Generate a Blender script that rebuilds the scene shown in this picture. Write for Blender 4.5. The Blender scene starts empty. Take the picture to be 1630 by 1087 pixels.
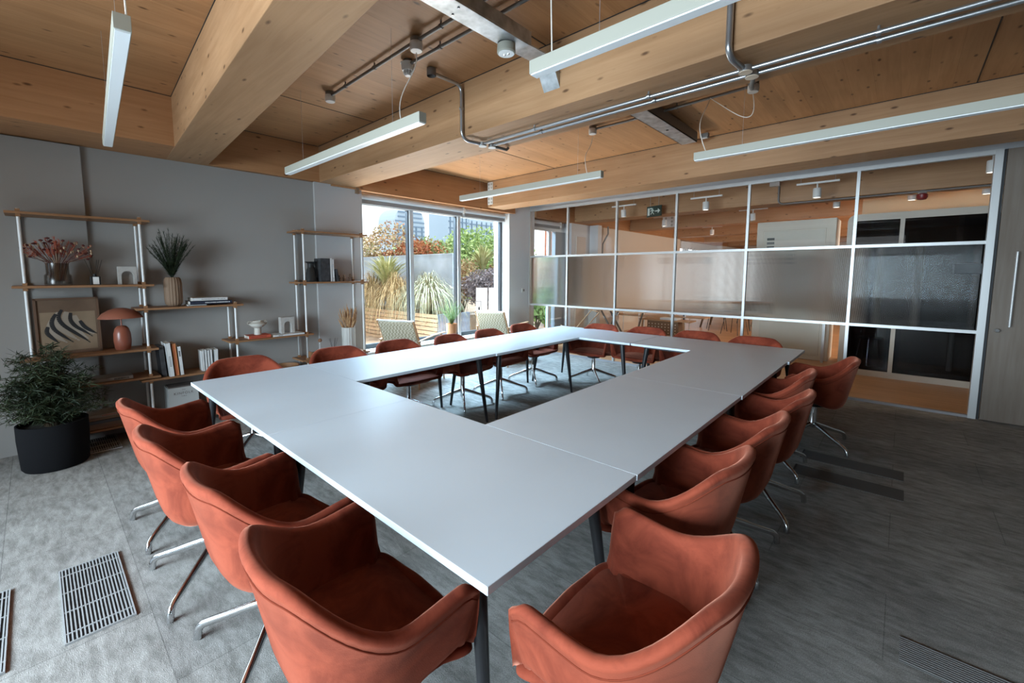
import bpy, bmesh, math, random
from mathutils import Vector, Matrix, Euler
S = bpy.context.scene
COL = S.collection
PI = math.pi
R = math.radians

# ------------------------------------------------------------------ camera
cam_d = bpy.data.cameras.new('camera'); cam = bpy.data.objects.new('camera', cam_d); COL.objects.link(cam)
cam.location = (3.9577, -0.7751, 1.5794)
cam.rotation_euler = (1.47526927, -0.00057, 0.75277)
cam_d.sensor_width = 36.0
cam_d.lens = 688.277 / 1630 * 36
cam_d.shift_x = (815 - 789.93) / 1630
cam_d.shift_y = (500.68 - 543.5) / 1630
cam_d.clip_start = 0.02; cam_d.clip_end = 400
S.camera = cam

# ------------------------------------------------------------------ view / render look
S.view_settings.view_transform = 'Standard'
S.view_settings.look = 'None'
S.view_settings.gamma = 1.0
S.view_settings.use_curve_mapping = False
S.view_settings.exposure = 0.45
S.cycles.use_denoising = True
S.cycles.max_bounces = 12
S.cycles.diffuse_bounces = 4
S.cycles.glossy_bounces = 4
S.cycles.transmission_bounces = 10
S.cycles.transparent_max_bounces = 24
S.cycles.sample_clamp_indirect = 6.0
S.cycles.caustics_reflective = False
S.cycles.caustics_refractive = False

# ------------------------------------------------------------------ world: bright overcast sky
W = bpy.data.worlds.new('world'); S.world = W; W.use_nodes = True
wn = W.node_tree.nodes; wl = W.node_tree.links
bg = wn['Background']
tc = wn.new('ShaderNodeTexCoord'); sp = wn.new('ShaderNodeSeparateXYZ'); rp = wn.new('ShaderNodeValToRGB')
wl.new(tc.outputs['Generated'], sp.inputs[0]); wl.new(sp.outputs['Z'], rp.inputs[0])
rp.color_ramp.elements[0].position = 0.0; rp.color_ramp.elements[0].color = (0.95, 0.98, 1.0, 1)
rp.color_ramp.elements[1].position = 0.7; rp.color_ramp.elements[1].color = (0.62, 0.80, 1.0, 1)
wl.new(rp.outputs[0], bg.inputs[0]); bg.inputs[1].default_value = 1.35

def area(name, loc, target, sx, sy, power, color, spread=180):
    d = bpy.data.lights.new(name, 'AREA'); d.shape = 'RECTANGLE'; d.size = sx; d.size_y = sy
    d.energy = power; d.color = color; d.spread = R(spread)
    o = bpy.data.objects.new(name, d); COL.objects.link(o); o.location = loc
    v = Vector(target) - Vector(loc)
    o.rotation_euler = v.to_track_quat('-Z', 'Y').to_euler()
    return o
# sky light falling in through the terrace window (lamp stands outside, above the view)
area('daylight_terrace', (-2.95, 4.0, 3.95), (1.5, 3.1, 0.2), 4.6, 1.7, 1500, (0.47, 0.75, 1.0), 140)
# added lamp hidden below the sill, imitating paving bounce to brighten the ceiling
area('ceiling_bounce_fill', (-2.5, 4.0, 0.22), (1.5, 3.6, 3.1), 3.0, 0.45, 100, (1.0, 0.93, 0.84), 130)
# daylight of the windows behind and to the left of the camera
area('daylight_behind', (2.2, -4.05, 1.45), (2.5, 0.9, -0.1), 3.4, 1.6, 262, (0.68, 0.86, 1.0), 112)
area('daylight_left', (-1.5, -3.0, 1.7), (2.6, -0.6, 0.5), 2.0, 2.0, 22, (0.70, 0.87, 1.0), 130)
# added fill lamp, out of view, to brighten the next room
area('office_fill', (6.7, 12.5, 1.9), (0.5, 11.5, 1.7), 6.0, 2.0, 230, (1.0, 0.92, 0.80))
sun_d = bpy.data.lights.new('sun', 'SUN'); sun_d.energy = 2.6; sun_d.angle = R(4); sun_d.color = (1.0, 0.93, 0.82)
sun = bpy.data.objects.new('sun', sun_d); COL.objects.link(sun); sun.rotation_euler = Vector((-0.22, 0.16, -0.96)).to_track_quat('-Z', 'Y').to_euler()

# ================================================================== materials
def new_mat(name):
    m = bpy.data.materials.new(name); m.use_nodes = True
    return m, m.node_tree.nodes, m.node_tree.links, m.node_tree.nodes['Principled BSDF']
def setp(b, **k):
    for a, v in k.items():
        n = a.replace('_', ' ')
        if n in b.inputs: b.inputs[n].default_value = v
def mat(name, col, rough=0.6, metal=0.0, spec=0.5, noise=0.0, nscale=20, bump=0.0, bscale=200, stretch=(1, 1, 1), **k):
    m, n, l, b = new_mat(name)
    c = (*col, 1)
    setp(b, Base_Color=c, Roughness=rough, Metallic=metal, Specular_IOR_Level=spec, **k)
    if noise or bump:
        tc = n.new('ShaderNodeTexCoord'); mp = n.new('ShaderNodeMapping'); mp.inputs['Scale'].default_value = stretch
        l.new(tc.outputs['Object'], mp.inputs[0])
    if noise:
        nz = n.new('ShaderNodeTexNoise'); nz.inputs['Scale'].default_value = nscale; nz.inputs['Detail'].default_value = 5
        l.new(mp.outputs[0], nz.inputs[0])
        r = n.new('ShaderNodeValToRGB')
        r.color_ramp.elements[0].position = 0.3; r.color_ramp.elements[1].position = 0.7
        r.color_ramp.elements[0].color = (*[max(0, x * (1 - noise)) for x in col], 1)
        r.color_ramp.elements[1].color = (*[min(1, x * (1 + noise)) for x in col], 1)
        l.new(nz.outputs['Fac'], r.inputs[0]); l.new(r.outputs[0], b.inputs['Base Color'])
    if bump:
        n2 = n.new('ShaderNodeTexNoise'); n2.inputs['Scale'].default_value = bscale
        l.new(mp.outputs[0], n2.inputs[0])
        bp = n.new('ShaderNodeBump'); bp.inputs['Strength'].default_value = bump; bp.inputs['Distance'].default_value = 0.01
        l.new(n2.outputs['Fac'], bp.inputs['Height']); l.new(bp.outputs[0], b.inputs['Normal'])
    return m

def wood(name, col, axis='X', dark=0.55, plank=None, plank_axis='Y', plank_w=0.2, knots=True, rough=0.55, scale=1.0):
    """softwood: streaks stretched along axis, knots, optional plank joints every plank_w metres"""
    m, n, l, b = new_mat(name)
    tc = n.new('ShaderNodeTexCoord')
    mp = n.new('ShaderNodeMapping')
    st = {'X': (0.5, 9, 9), 'Y': (9, 0.5, 9), 'Z': (9, 9, 0.5)}[axis]
    mp.inputs['Scale'].default_value = tuple(s * scale for s in st)
    l.new(tc.outputs['Object'], mp.inputs[0])
    nz = n.new('ShaderNodeTexNoise'); nz.inputs['Scale'].default_value = 3.0; nz.inputs['Detail'].default_value = 8; nz.inputs['Roughness'].default_value = 0.6
    nz.inputs['Distortion'].default_value = 0.6
    l.new(mp.outputs[0], nz.inputs[0])
    r = n.new('ShaderNodeValToRGB')
    r.color_ramp.elements[0].position = 0.33; r.color_ramp.elements[1].position = 0.68
    r.color_ramp.elements[0].color = (col[0] * 0.88, col[1] * 0.84, col[2] * 0.79, 1)
    r.color_ramp.elements[1].color = (min(1, col[0] * 1.06), min(1, col[1] * 1.07), min(1, col[2] * 1.09), 1)
    l.new(nz.outputs['Fac'], r.inputs[0])
    out = r.outputs[0]
    # large patches
    n3 = n.new('ShaderNodeTexNoise'); n3.inputs['Scale'].default_value = 1.3; n3.inputs['Detail'].default_value = 2
    l.new(tc.outputs['Object'], n3.inputs[0])
    mx = n.new('ShaderNodeMix'); mx.data_type = 'RGBA'; mx.blend_type = 'MULTIPLY'; mx.inputs[0].default_value = 0.5
    r3 = n.new('ShaderNodeValToRGB'); r3.color_ramp.elements[0].position = 0.35; r3.color_ramp.elements[1].position = 0.65
    r3.color_ramp.elements[0].color = (0.72, 0.68, 0.64, 1); r3.color_ramp.elements[1].color = (1, 1, 1, 1)
    l.new(n3.outputs['Fac'], r3.inputs[0]); l.new(out, mx.inputs[6]); l.new(r3.outputs[0], mx.inputs[7]); out = mx.outputs[2]
    if knots:
        mk = n.new('ShaderNodeMapping')
        ks = {'X': (4.4, 11, 11), 'Y': (11, 4.4, 11), 'Z': (11, 11, 4.4)}[axis]
        mk.inputs['Scale'].default_value = ks
        l.new(tc.outputs['Object'], mk.inputs[0])
        v = n.new('ShaderNodeTexVoronoi'); v.inputs['Scale'].default_value = 1.0
        l.new(mk.outputs[0], v.inputs[0])
        rk = n.new('ShaderNodeValToRGB'); rk.color_ramp.elements[0].position = 0.06; rk.color_ramp.elements[1].position = 0.15
        rk.color_ramp.elements[0].color = (dark * 0.35, dark * 0.26, dark * 0.2, 1); rk.color_ramp.elements[1].color = (1, 1, 1, 1)
        l.new(v.outputs['Distance'], rk.inputs[0])
        m2 = n.new('ShaderNodeMix'); m2.data_type = 'RGBA'; m2.blend_type = 'MULTIPLY'; m2.inputs[0].default_value = 0.85
        l.new(out, m2.inputs[6]); l.new(rk.outputs[0], m2.inputs[7]); out = m2.outputs[2]
    if plank:
        sx = n.new('ShaderNodeSeparateXYZ'); l.new(tc.outputs['Object'], sx.inputs[0])
        md = n.new('ShaderNodeMath'); md.operation = 'DIVIDE'; md.inputs[1].default_value = plank_w
        l.new(sx.outputs[plank_axis], md.inputs[0])
        fr = n.new('ShaderNodeMath'); fr.operation = 'FRACT'; l.new(md.outputs[0], fr.inputs[0])
        lt = n.new('ShaderNodeMath'); lt.operation = 'LESS_THAN'; lt.inputs[1].default_value = plank
        l.new(fr.outputs[0], lt.inputs[0])
        m4 = n.new('ShaderNodeMix'); m4.data_type = 'RGBA'; m4.blend_type = 'MULTIPLY'
        ml = n.new('ShaderNodeMath'); ml.operation = 'MULTIPLY'; ml.inputs[1].default_value = 0.55
        l.new(lt.outputs[0], ml.inputs[0]); l.new(ml.outputs[0], m4.inputs[0])
        m4.inputs[7].default_value = (0.3, 0.2, 0.14, 1); l.new(out, m4.inputs[6]); out = m4.outputs[2]
        # board to board tone
        fl = n.new('ShaderNodeMath'); fl.operation = 'FLOOR'; l.new(md.outputs[0], fl.inputs[0])
        wn_ = n.new('ShaderNodeTexWhiteNoise'); wn_.noise_dimensions = '1D'; l.new(fl.outputs[0], wn_.inputs['W'])
        rr = n.new('ShaderNodeMapRange'); rr.inputs[3].default_value = 0.90; rr.inputs[4].default_value = 1.06
        l.new(wn_.outputs[0], rr.inputs[0])
        m5 = n.new('ShaderNodeVectorMath'); m5.operation = 'SCALE'; l.new(out, m5.inputs[0]); l.new(rr.outputs[0], m5.inputs['Scale'])
        out = m5.outputs[0]
    l.new(out, b.inputs['Base Color']); b.inputs['Roughness'].default_value = rough
    b.inputs['Specular IOR Level'].default_value = 0.3
    return m

def glass_mat(name, gloss=0.09, tint=(1, 1, 1), rough=0.0):
    m = bpy.data.materials.new(name); m.use_nodes = True; n = m.node_tree.nodes; l = m.node_tree.links
    n.clear(); o = n.new('ShaderNodeOutputMaterial'); t = n.new('ShaderNodeBsdfTransparent'); g = n.new('ShaderNodeBsdfGlossy')
    t.inputs[0].default_value = (*tint, 1); g.inputs['Roughness'].default_value = rough
    mx = n.new('ShaderNodeMixShader'); mx.inputs[0].default_value = gloss
    l.new(t.outputs[0], mx.inputs[1]); l.new(g.outputs[0], mx.inputs[2]); l.new(mx.outputs[0], o.inputs[0])
    return m
def leaf_mat(name, c1, c2, rough=0.6, trans=0.25, scale=6):
    m, n, l, b = new_mat(name)
    tc = n.new('ShaderNodeTexCoord'); nz = n.new('ShaderNodeTexNoise'); nz.inputs['Scale'].default_value = scale; nz.inputs['Detail'].default_value = 4
    l.new(tc.outputs['Object'], nz.inputs[0]); r = n.new('ShaderNodeValToRGB')
    r.color_ramp.elements[0].position = 0.35; r.color_ramp.elements[1].position = 0.65
    r.color_ramp.elements[0].color = (*c1, 1); r.color_ramp.elements[1].color = (*c2, 1)
    l.new(nz.outputs['Fac'], r.inputs[0]); l.new(r.outputs[0], b.inputs['Base Color']); b.inputs['Roughness'].default_value = rough
    b.inputs['Specular IOR Level'].default_value = 0.25
    return m

M = {}
M['ceil'] = wood('ceiling_timber', (0.47, 0.245, 0.112), 'Y', plank=0.008, plank_axis='X', plank_w=0.16)
M['beam'] = wood('beam_timber', (0.43, 0.245, 0.125), 'X')
M['edge'] = wood('edge_beam_timber', (0.44, 0.22, 0.10), 'Y')
M['wall'] = mat('painted_wall', (0.315, 0.30, 0.28), 0.85, bump=0.05, bscale=300)
M['wall_column'] = mat('column_wall', (0.44, 0.43, 0.42), 0.85)
M['wall_dark'] = mat('dark_panel_wall', (0.10, 0.09, 0.08), 0.7)
M['wall_white'] = mat('white_wall', (0.66, 0.66, 0.66), 0.85)
M['wall_warm'] = mat('beige_wall', (0.62, 0.53, 0.44), 0.85)
M['bulk'] = mat('grey_bulkhead', (0.42, 0.43, 0.44), 0.7)
M['alu'] = mat('anodised_frame', (0.50, 0.50, 0.49), 0.38, metal=0.35)
M['winframe'] = mat('window_frame', (0.60, 0.62, 0.63), 0.4, metal=0.2)
M['black_frame'] = mat('black_frame', (0.02, 0.022, 0.025), 0.45)
M['glass'] = glass_mat('clear_pane', 0.018)
M['podglass'] = glass_mat('dark_pane', 0.025, (0.42, 0.42, 0.44))
M['table'] = mat('table_laminate', (0.69, 0.775, 0.845), 0.36, noise=0.015, nscale=3, spec=0.5)
M['table_edge'] = mat('table_edge', (0.60, 0.65, 0.69), 0.45)
M['blackmetal'] = mat('black_powder_coat', (0.014, 0.014, 0.016), 0.42)
M['chrome'] = mat('polished_aluminium', (0.66, 0.67, 0.68), 0.16, metal=1.0)
M['steel'] = mat('galvanised_steel', (0.48, 0.50, 0.51), 0.42, metal=0.75, noise=0.3, nscale=14)
M['conduit'] = mat('steel_conduit', (0.42, 0.43, 0.44), 0.32, metal=0.85)
M['darkconduit'] = mat('dark_conduit', (0.20, 0.185, 0.17), 0.5, metal=0.5)
M['whiteplastic'] = mat('white_plastic', (0.68, 0.67, 0.64), 0.45)
M['lampbody'] = mat('lamp_housing', (0.37, 0.36, 0.30), 0.5)
M['diffuser'] = mat('lamp_diffuser', (0.84, 0.87, 0.88), 0.25)
M['cable'] = mat('pale_cable', (0.72, 0.66, 0.58), 0.5)
M['black'] = mat('matt_black', (0.012, 0.012, 0.013), 0.6)
M['white'] = mat('matt_white', (0.82, 0.82, 0.80), 0.6)
M['oak'] = wood('oak_shelf', (0.30, 0.155, 0.075), 'Y', knots=False, rough=0.5)
M['oakx'] = wood('oak_board', (0.50, 0.30, 0.16), 'X', knots=False, rough=0.5)
M['post'] = mat('white_post', (0.74, 0.75, 0.74), 0.4)
M['door'] = wood('door_veneer', (0.185, 0.15, 0.12), 'Z', knots=False, rough=0.5)
M['sill'] = mat('window_sill', (0.72, 0.70, 0.66), 0.6)
M['cream'] = mat('cream_lacquer', (0.66, 0.61, 0.50), 0.5)
M['podframe'] = mat('pod_frame', (0.54, 0.47, 0.38), 0.5)
M['poddark'] = mat('pod_interior', (0.05, 0.045, 0.045), 0.8)
M['podfelt'] = mat('pod_felt', (0.22, 0.15, 0.11), 0.9)

def velvet():
    m, n, l, b = new_mat('rust_velvet')
    tc = n.new('ShaderNodeTexCoord')
    nz = n.new('ShaderNodeTexNoise'); nz.inputs['Scale'].default_value = 5.5; nz.inputs['Detail'].default_value = 6; nz.inputs['Roughness'].default_value = 0.62
    nz.inputs['Distortion'].default_value = 0.8
    l.new(tc.outputs['Object'], nz.inputs[0]); r = n.new('ShaderNodeValToRGB')
    r.color_ramp.elements[0].position = 0.34; r.color_ramp.elements[1].position = 0.58
    r.color_ramp.elements[0].color = (0.145, 0.026, 0.013, 1); r.color_ramp.elements[1].color = (0.255, 0.052, 0.026, 1)
    l.new(nz.outputs['Fac'], r.inputs[0]); l.new(r.outputs[0], b.inputs['Base Color'])
    setp(b, Roughness=0.85, Specular_IOR_Level=0.15, Sheen_Weight=0.4, Sheen_Roughness=0.38, Sheen_Tint=(1.0, 0.42, 0.28, 1))
    n2 = n.new('ShaderNodeTexNoise'); n2.inputs['Scale'].default_value = 350; l.new(tc.outputs['Object'], n2.inputs[0])
    bp = n.new('ShaderNodeBump'); bp.inputs['Strength'].default_value = 0.12; bp.inputs['Distance'].default_value = 0.004
    l.new(n2.outputs['Fac'], bp.inputs['Height']); l.new(bp.outputs[0], b.inputs['Normal'])
    return m
M['velvet'] = velvet()
M['velvet_seam'] = mat('velvet_piping', (0.16, 0.032, 0.016), 0.95, spec=0.1)

def carpet():
    m, n, l, b = new_mat('carpet_tiles')
    tc = n.new('ShaderNodeTexCoord')
    def noise(sc, scale, det, dist=0.0, rough=0.6):
        mp = n.new('ShaderNodeMapping'); mp.inputs['Scale'].default_value = sc; l.new(tc.outputs['Object'], mp.inputs[0])
        z = n.new('ShaderNodeTexNoise'); z.inputs['Scale'].default_value = scale; z.inputs['Detail'].default_value = det
        z.inputs['Distortion'].default_value = dist; z.inputs['Roughness'].default_value = rough
        l.new(mp.outputs[0], z.inputs[0]); return z.outputs['Fac']
    a = noise((3.5, 10, 1), 2.0, 10, 0.25, 0.75); c = noise((1, 1, 1), 1.1, 3); f = noise((1, 1, 1), 260, 2)
    r = n.new('ShaderNodeValToRGB'); r.color_ramp.elements[0].position = 0.36; r.color_ramp.elements[1].position = 0.62
    r.color_ramp.elements[0].color = (0.18, 0.173, 0.16, 1); r.color_ramp.elements[1].color = (0.345, 0.335, 0.315, 1)
    l.new(a, r.inputs[0])
    def mul(col, fac_out, lo, hi, amt):
        rr = n.new('ShaderNodeMapRange'); rr.inputs[1].default_value = 0.3; rr.inputs[2].default_value = 0.7
        rr.inputs[3].default_value = lo; rr.inputs[4].default_value = hi; l.new(fac_out, rr.inputs[0])
        s = n.new('ShaderNodeVectorMath'); s.operation = 'SCALE'; l.new(col, s.inputs[0]); l.new(rr.outputs[0], s.inputs['Scale']); return s.outputs[0]
    o = mul(r.outputs[0], c, 0.8, 1.12, 1); o = mul(o, f, 0.66, 1.3, 1)
    # tile joints 0.5 m wide, 1 m long, and tile to tile tone
    br = n.new('ShaderNodeTexBrick'); br.inputs['Scale'].default_value = 1.0; br.inputs['Mortar Size'].default_value = 0.0022
    br.inputs['Brick Width'].default_value = 1.0; br.inputs['Row Height'].default_value = 0.5; br.offset = 0.5
    br.inputs['Color1'].default_value = (0.90, 0.90, 0.90, 1); br.inputs['Color2'].default_value = (1.06, 1.06, 1.05, 1); br.inputs['Mortar'].default_value = (0.66, 0.66, 0.66, 1)
    l.new(tc.outputs['Object'], br.inputs[0])
    mx = n.new('ShaderNodeMix'); mx.data_type = 'RGBA'; mx.blend_type = 'MULTIPLY'; mx.inputs[0].default_value = 1
    l.new(o, mx.inputs[6]); l.new(br.outputs['Color'], mx.inputs[7])
    l.new(mx.outputs[2], b.inputs['Base Color']); setp(b, Roughness=0.92, Specular_IOR_Level=0.2)
    bp = n.new('ShaderNodeBump'); bp.inputs['Strength'].default_value = 0.35; bp.inputs['Distance'].default_value = 0.006
    l.new(f, bp.inputs['Height']); l.new(bp.outputs[0], b.inputs['Normal'])
    return m
M['carpet'] = carpet()
M['woodfloor'] = wood('parquet', (0.62, 0.36, 0.19), 'X', plank=0.03, plank_axis='Y', plank_w=0.14, knots=False, rough=0.4)
M['deck'] = wood('terrace_paving', (0.62, 0.52, 0.42), 'Y', plank=0.03, plank_axis='X', plank_w=0.14, knots=False, rough=0.7)
M['cladding'] = wood('planter_boards', (0.62, 0.42, 0.26), 'X', plank=0.07, plank_axis='Z', plank_w=0.085, knots=True, rough=0.7)
M['render'] = mat('concrete_render', (0.40, 0.46, 0.52), 0.9, noise=0.28, nscale=1.6)
M['slate'] = mat('slate_panel', (0.10, 0.12, 0.16), 0.7, noise=0.3, nscale=8)
M['brick'] = mat('red_brick', (0.48, 0.17, 0.08), 0.85, noise=0.3, nscale=12)

# ================================================================== mesh helpers
class MB:
    def __init__(s): s.b = bmesh.new()
    def xf(s, vs, m):
        if m is not None: bmesh.ops.transform(s.b, matrix=m, verts=vs)
        return vs
    def box(s, x0, x1, y0, y1, z0, z1, m=None):
        p = [(x0, y0, z0), (x1, y0, z0), (x1, y1, z0), (x0, y1, z0), (x0, y0, z1), (x1, y0, z1), (x1, y1, z1), (x0, y1, z1)]
        v = [s.b.verts.new(q) for q in p]
        for f in ((0, 3, 2, 1), (4, 5, 6, 7), (0, 1, 5, 4), (1, 2, 6, 5), (2, 3, 7, 6), (3, 0, 4, 7)): s.b.faces.new([v[i] for i in f])
        s.xf(v, m); return s
    def lathe(s, prof, n=24, m=None, wave=None):
        """prof: list of (r, z)"""
        rings = []
        allv = []
        for r, z in prof:
            if r < 1e-6:
                v = s.b.verts.new((0, 0, z)); rings.append([v]); allv.append(v)
            else:
                ring = []
                for i in range(n):
                    a = 2 * PI * i / n; rr = r * (1 + (wave(a) if wave else 0))
                    v = s.b.verts.new((rr * math.cos(a), rr * math.sin(a), z)); ring.append(v)
                rings.append(ring); allv += ring
        for A, B in zip(rings[:-1], rings[1:]):
            for i in range(n):
                j = (i + 1) % n
                if len(A) == 1 and len(B) == 1: continue
                if len(A) == 1: s.b.faces.new((A[0], B[j], B[i]))
                elif len(B) == 1: s.b.faces.new((A[i], A[j], B[0]))
                else: s.b.faces.new((A[i], A[j], B[j], B[i]))
        s.xf(allv, m); return s
    def cyl(s, r, z0, z1, n=20, m=None, r1=None):
        r1 = r if r1 is None else r1
        return s.lathe([(0, z0), (r, z0), (r1, z1), (0, z1)], n, m)
    def tube(s, pts, rad, n=8, closed=False, flat=None, cap=True):
        """pts: list of Vector; rad: number or list; flat=(sx,sy) scales the section (side, up)"""
        pts = [Vector(p) for p in pts]; N = len(pts)
        rad = rad if isinstance(rad, (list, tuple)) else [rad] * N
        rings = []; up = None
        for i, p in enumerate(pts):
            if closed: t = (pts[(i + 1) % N] - pts[i - 1]).normalized()
            elif i == 0: t = (pts[1] - pts[0]).normalized()
            elif i == N - 1: t = (pts[-1] - pts[-2]).normalized()
            else: t = ((pts[i + 1] - p).normalized() + (p - pts[i - 1]).normalized()).normalized()
            if up is None:
                up = Vector((0, 0, 1)) if abs(t.z) < 0.9 else Vector((0, 1, 0))
            side = t.cross(up)
            if side.length < 1e-5: side = t.cross(Vector((1, 0, 0)))
            side.normalize(); up = side.cross(t).normalized()
            fx, fy = flat if flat else (1, 1)
            rings.append([s.b.verts.new(p + side * math.cos(2 * PI * k / n) * rad[i] * fx + up * math.sin(2 * PI * k / n) * rad[i] * fy) for k in range(n)])
        rng = range(N) if closed else range(N - 1)
        for i in rng:
            A = rings[i]; B = rings[(i + 1) % N]
            for k in range(n):
                j = (k + 1) % n; s.b.faces.new((A[k], B[k], B[j], A[j]))
        if cap and not closed:
            s.b.faces.new(rings[0]); s.b.faces.new(list(reversed(rings[-1])))
        return s
    def grid(s, fn, nu, nv, closeu=False):
        V = [[s.b.verts.new(fn(i, j)) for j in range(nv)] for i in range(nu)]
        for i in range(nu if closeu else nu - 1):
            for j in range(nv - 1):
                a = V[i][j]; b_ = V[(i + 1) % nu][j]; c = V[(i + 1) % nu][j + 1]; d = V[i][j + 1]
                try: s.b.faces.new((a, b_, c, d))
                except ValueError: pass
        return V
    def quad(s, a, b_, c, d): s.b.faces.new([s.b.verts.new(p) for p in (a, b_, c, d)]); return s
    def tri(s, a, b_, c): s.b.faces.new([s.b.verts.new(p) for p in (a, b_, c)]); return s
    def prism(s, poly, z0, z1, m=None):
        v0 = [s.b.verts.new((x, y, z0)) for x, y in poly]; v1 = [s.b.verts.new((x, y, z1)) for x, y in poly]
        s.b.faces.new(list(reversed(v0))); s.b.faces.new(v1); n = len(poly)
        for i in range(n): s.b.faces.new((v0[i], v0[(i + 1) % n], v1[(i + 1) % n], v1[i]))
        s.xf(v0 + v1, m); return s
    def build(s, name, material, parent=None, smooth=False, bevel=0, recalc=True, sharp=40):
        if recalc: bmesh.ops.recalc_face_normals(s.b, faces=s.b.faces)
        me = bpy.data.meshes.new(name); s.b.to_mesh(me); s.b.free()
        o = bpy.data.objects.new(name, me); COL.objects.link(o)
        for mm in (material if isinstance(material, list) else [material]): me.materials.append(mm)
        if smooth:
            me.polygons.foreach_set('use_smooth', [True] * len(me.polygons))
            try: me.set_sharp_from_angle(angle=R(sharp))
            except Exception: pass
        if parent is not None: o.parent = parent
        if bevel:
            bv = o.modifiers.new('bevel', 'BEVEL'); bv.width = bevel; bv.segments = 2; bv.limit_method = 'ANGLE'; bv.angle_limit = R(40)
        return o
def T(x=0, y=0, z=0, rx=0, ry=0, rz=0, s=1):
    return Matrix.Translation((x, y, z)) @ Euler((rx, ry, rz)).to_matrix().to_4x4() @ Matrix.Scale(s, 4)
def tag(o, label=None, cat=None, group=None, kind=None):
    if label: o['label'] = label
    if cat: o['category'] = cat
    if group: o['group'] = group
    if kind: o['kind'] = kind
    return o
def thing(name, loc, label, cat, group=None, rz=0):
    o = bpy.data.objects.new(name, None); COL.objects.link(o); o.location = loc; o.rotation_euler = (0, 0, rz); o.empty_display_size = 0.1
    return tag(o, label, cat, group)
def struct(name, mb, m, parent=None, **k):
    o = mb.build(name, m, parent, **k)
    if parent is None: o['kind'] = 'structure'
    return o
def kids(o): return [c for c in COL.objects if c.parent == o]
def dup(root, loc=None, rz=None, label=None, group=None):
    def rec(o, par):
        c = o.copy(); COL.objects.link(c)
        if par is not None: c.parent = par
        for ch in kids(o): rec(ch, c)
        return c
    r = rec(root, None)
    if loc is not None: r.location = loc
    if rz is not None: r.rotation_euler = (0, 0, rz)
    if label: r['label'] = label
    if group: r['group'] = group
    return r
def text_mesh(name, txt, size, material, parent, loc, rot, align='CENTER', extrude=0.0004, spacing=1.0):
    cu = bpy.data.curves.new('txt', 'FONT'); cu.body = txt; cu.size = size; cu.align_x = align; cu.align_y = 'CENTER'; cu.extrude = extrude
    cu.space_character = spacing
    t = bpy.data.objects.new('txt', cu); COL.objects.link(t)
    bpy.context.view_layer.update()
    dg = bpy.context.evaluated_depsgraph_get()
    me = bpy.data.meshes.new_from_object(t.evaluated_get(dg)); me.name = name
    bpy.data.objects.remove(t)
    o = bpy.data.objects.new(name, me); COL.objects.link(o); me.materials.clear(); me.materials.append(material)
    o.parent = parent; o.location = loc; o.rotation_euler = rot
    return o

CEIL = 3.17; SOF = 2.73; WX = -1.60; GX = -1.82; PY = 6.16

# ================================================================== room shell
struct('floor', MB().box(-1.9, 8.0, -4.3, PY, -0.12, 0), M['carpet'])
f2 = MB().box(-1.9, 8.0, PY, 22.3, -0.12, 0); struct('floor_office', f2, M['woodfloor'])
struct('ceiling', MB().box(-2.05, 8.0, -4.3, 22.3, CEIL, CEIL + 0.2), M['ceil'])
# panel joints in the ceiling (thin dark grooves)
for i, (x0, x1, y0, y1) in enumerate(((-0.236, -0.229, 0.6, 1.8), (-0.02, -0.013, 2.29, 4.78), (4.30, 4.307, 2.29, 4.78), (2.02, 2.027, 0.5, 1.8))):
    struct('trim_%d' % (i + 1), MB().box(x0, x1, y0, y1, CEIL - 0.003, CEIL + 0.001), M['black'])
# glulam beams
def beam(name, y0a, y0b, y1a, y1b, x0=-1.60, x1=8.0, z0=SOF):
    mb = MB(); mb.prism([(x0, y0a), (x1, y0b), (x1, y1b), (x0, y1a)], z0, CEIL + 0.01)
    return struct(name, mb, M['beam'], bevel=0.004)
L1 = lambda x: 0.190 - 0.066 * (x + 0.955)
R1 = lambda x: 0.594 - 0.0735 * (x + 1.6)
beam('beam_1', L1(-1.6), L1(8), R1(-1.6), R1(8))
beam('beam_2', 1.80, 1.80, 2.29, 2.29)
beam('beam_3', 4.78, 4.72, 5.20, 5.20, x0=-1.45)
for i, y in enumerate((7.72, 10.45, 13.5, 16.5, 19.5)):
    beam('beam_%d' % (i + 4), y, y, y + 0.45, y + 0.45)
# dark shadow gaps where beams meet the ceiling
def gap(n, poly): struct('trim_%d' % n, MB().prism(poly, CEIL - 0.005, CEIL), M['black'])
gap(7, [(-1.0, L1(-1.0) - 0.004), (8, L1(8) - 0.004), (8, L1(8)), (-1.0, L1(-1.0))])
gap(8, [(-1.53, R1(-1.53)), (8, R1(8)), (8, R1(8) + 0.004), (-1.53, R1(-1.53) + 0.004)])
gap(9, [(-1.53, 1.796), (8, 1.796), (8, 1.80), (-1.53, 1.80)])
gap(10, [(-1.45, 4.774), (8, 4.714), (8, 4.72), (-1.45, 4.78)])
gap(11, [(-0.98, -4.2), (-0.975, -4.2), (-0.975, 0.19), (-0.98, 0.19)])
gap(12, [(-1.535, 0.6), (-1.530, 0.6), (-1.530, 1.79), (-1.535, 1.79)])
gap(13, [(-1.535, 2.3), (-1.530, 2.3), (-1.530, 4.77), (-1.535, 4.77)])
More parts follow.
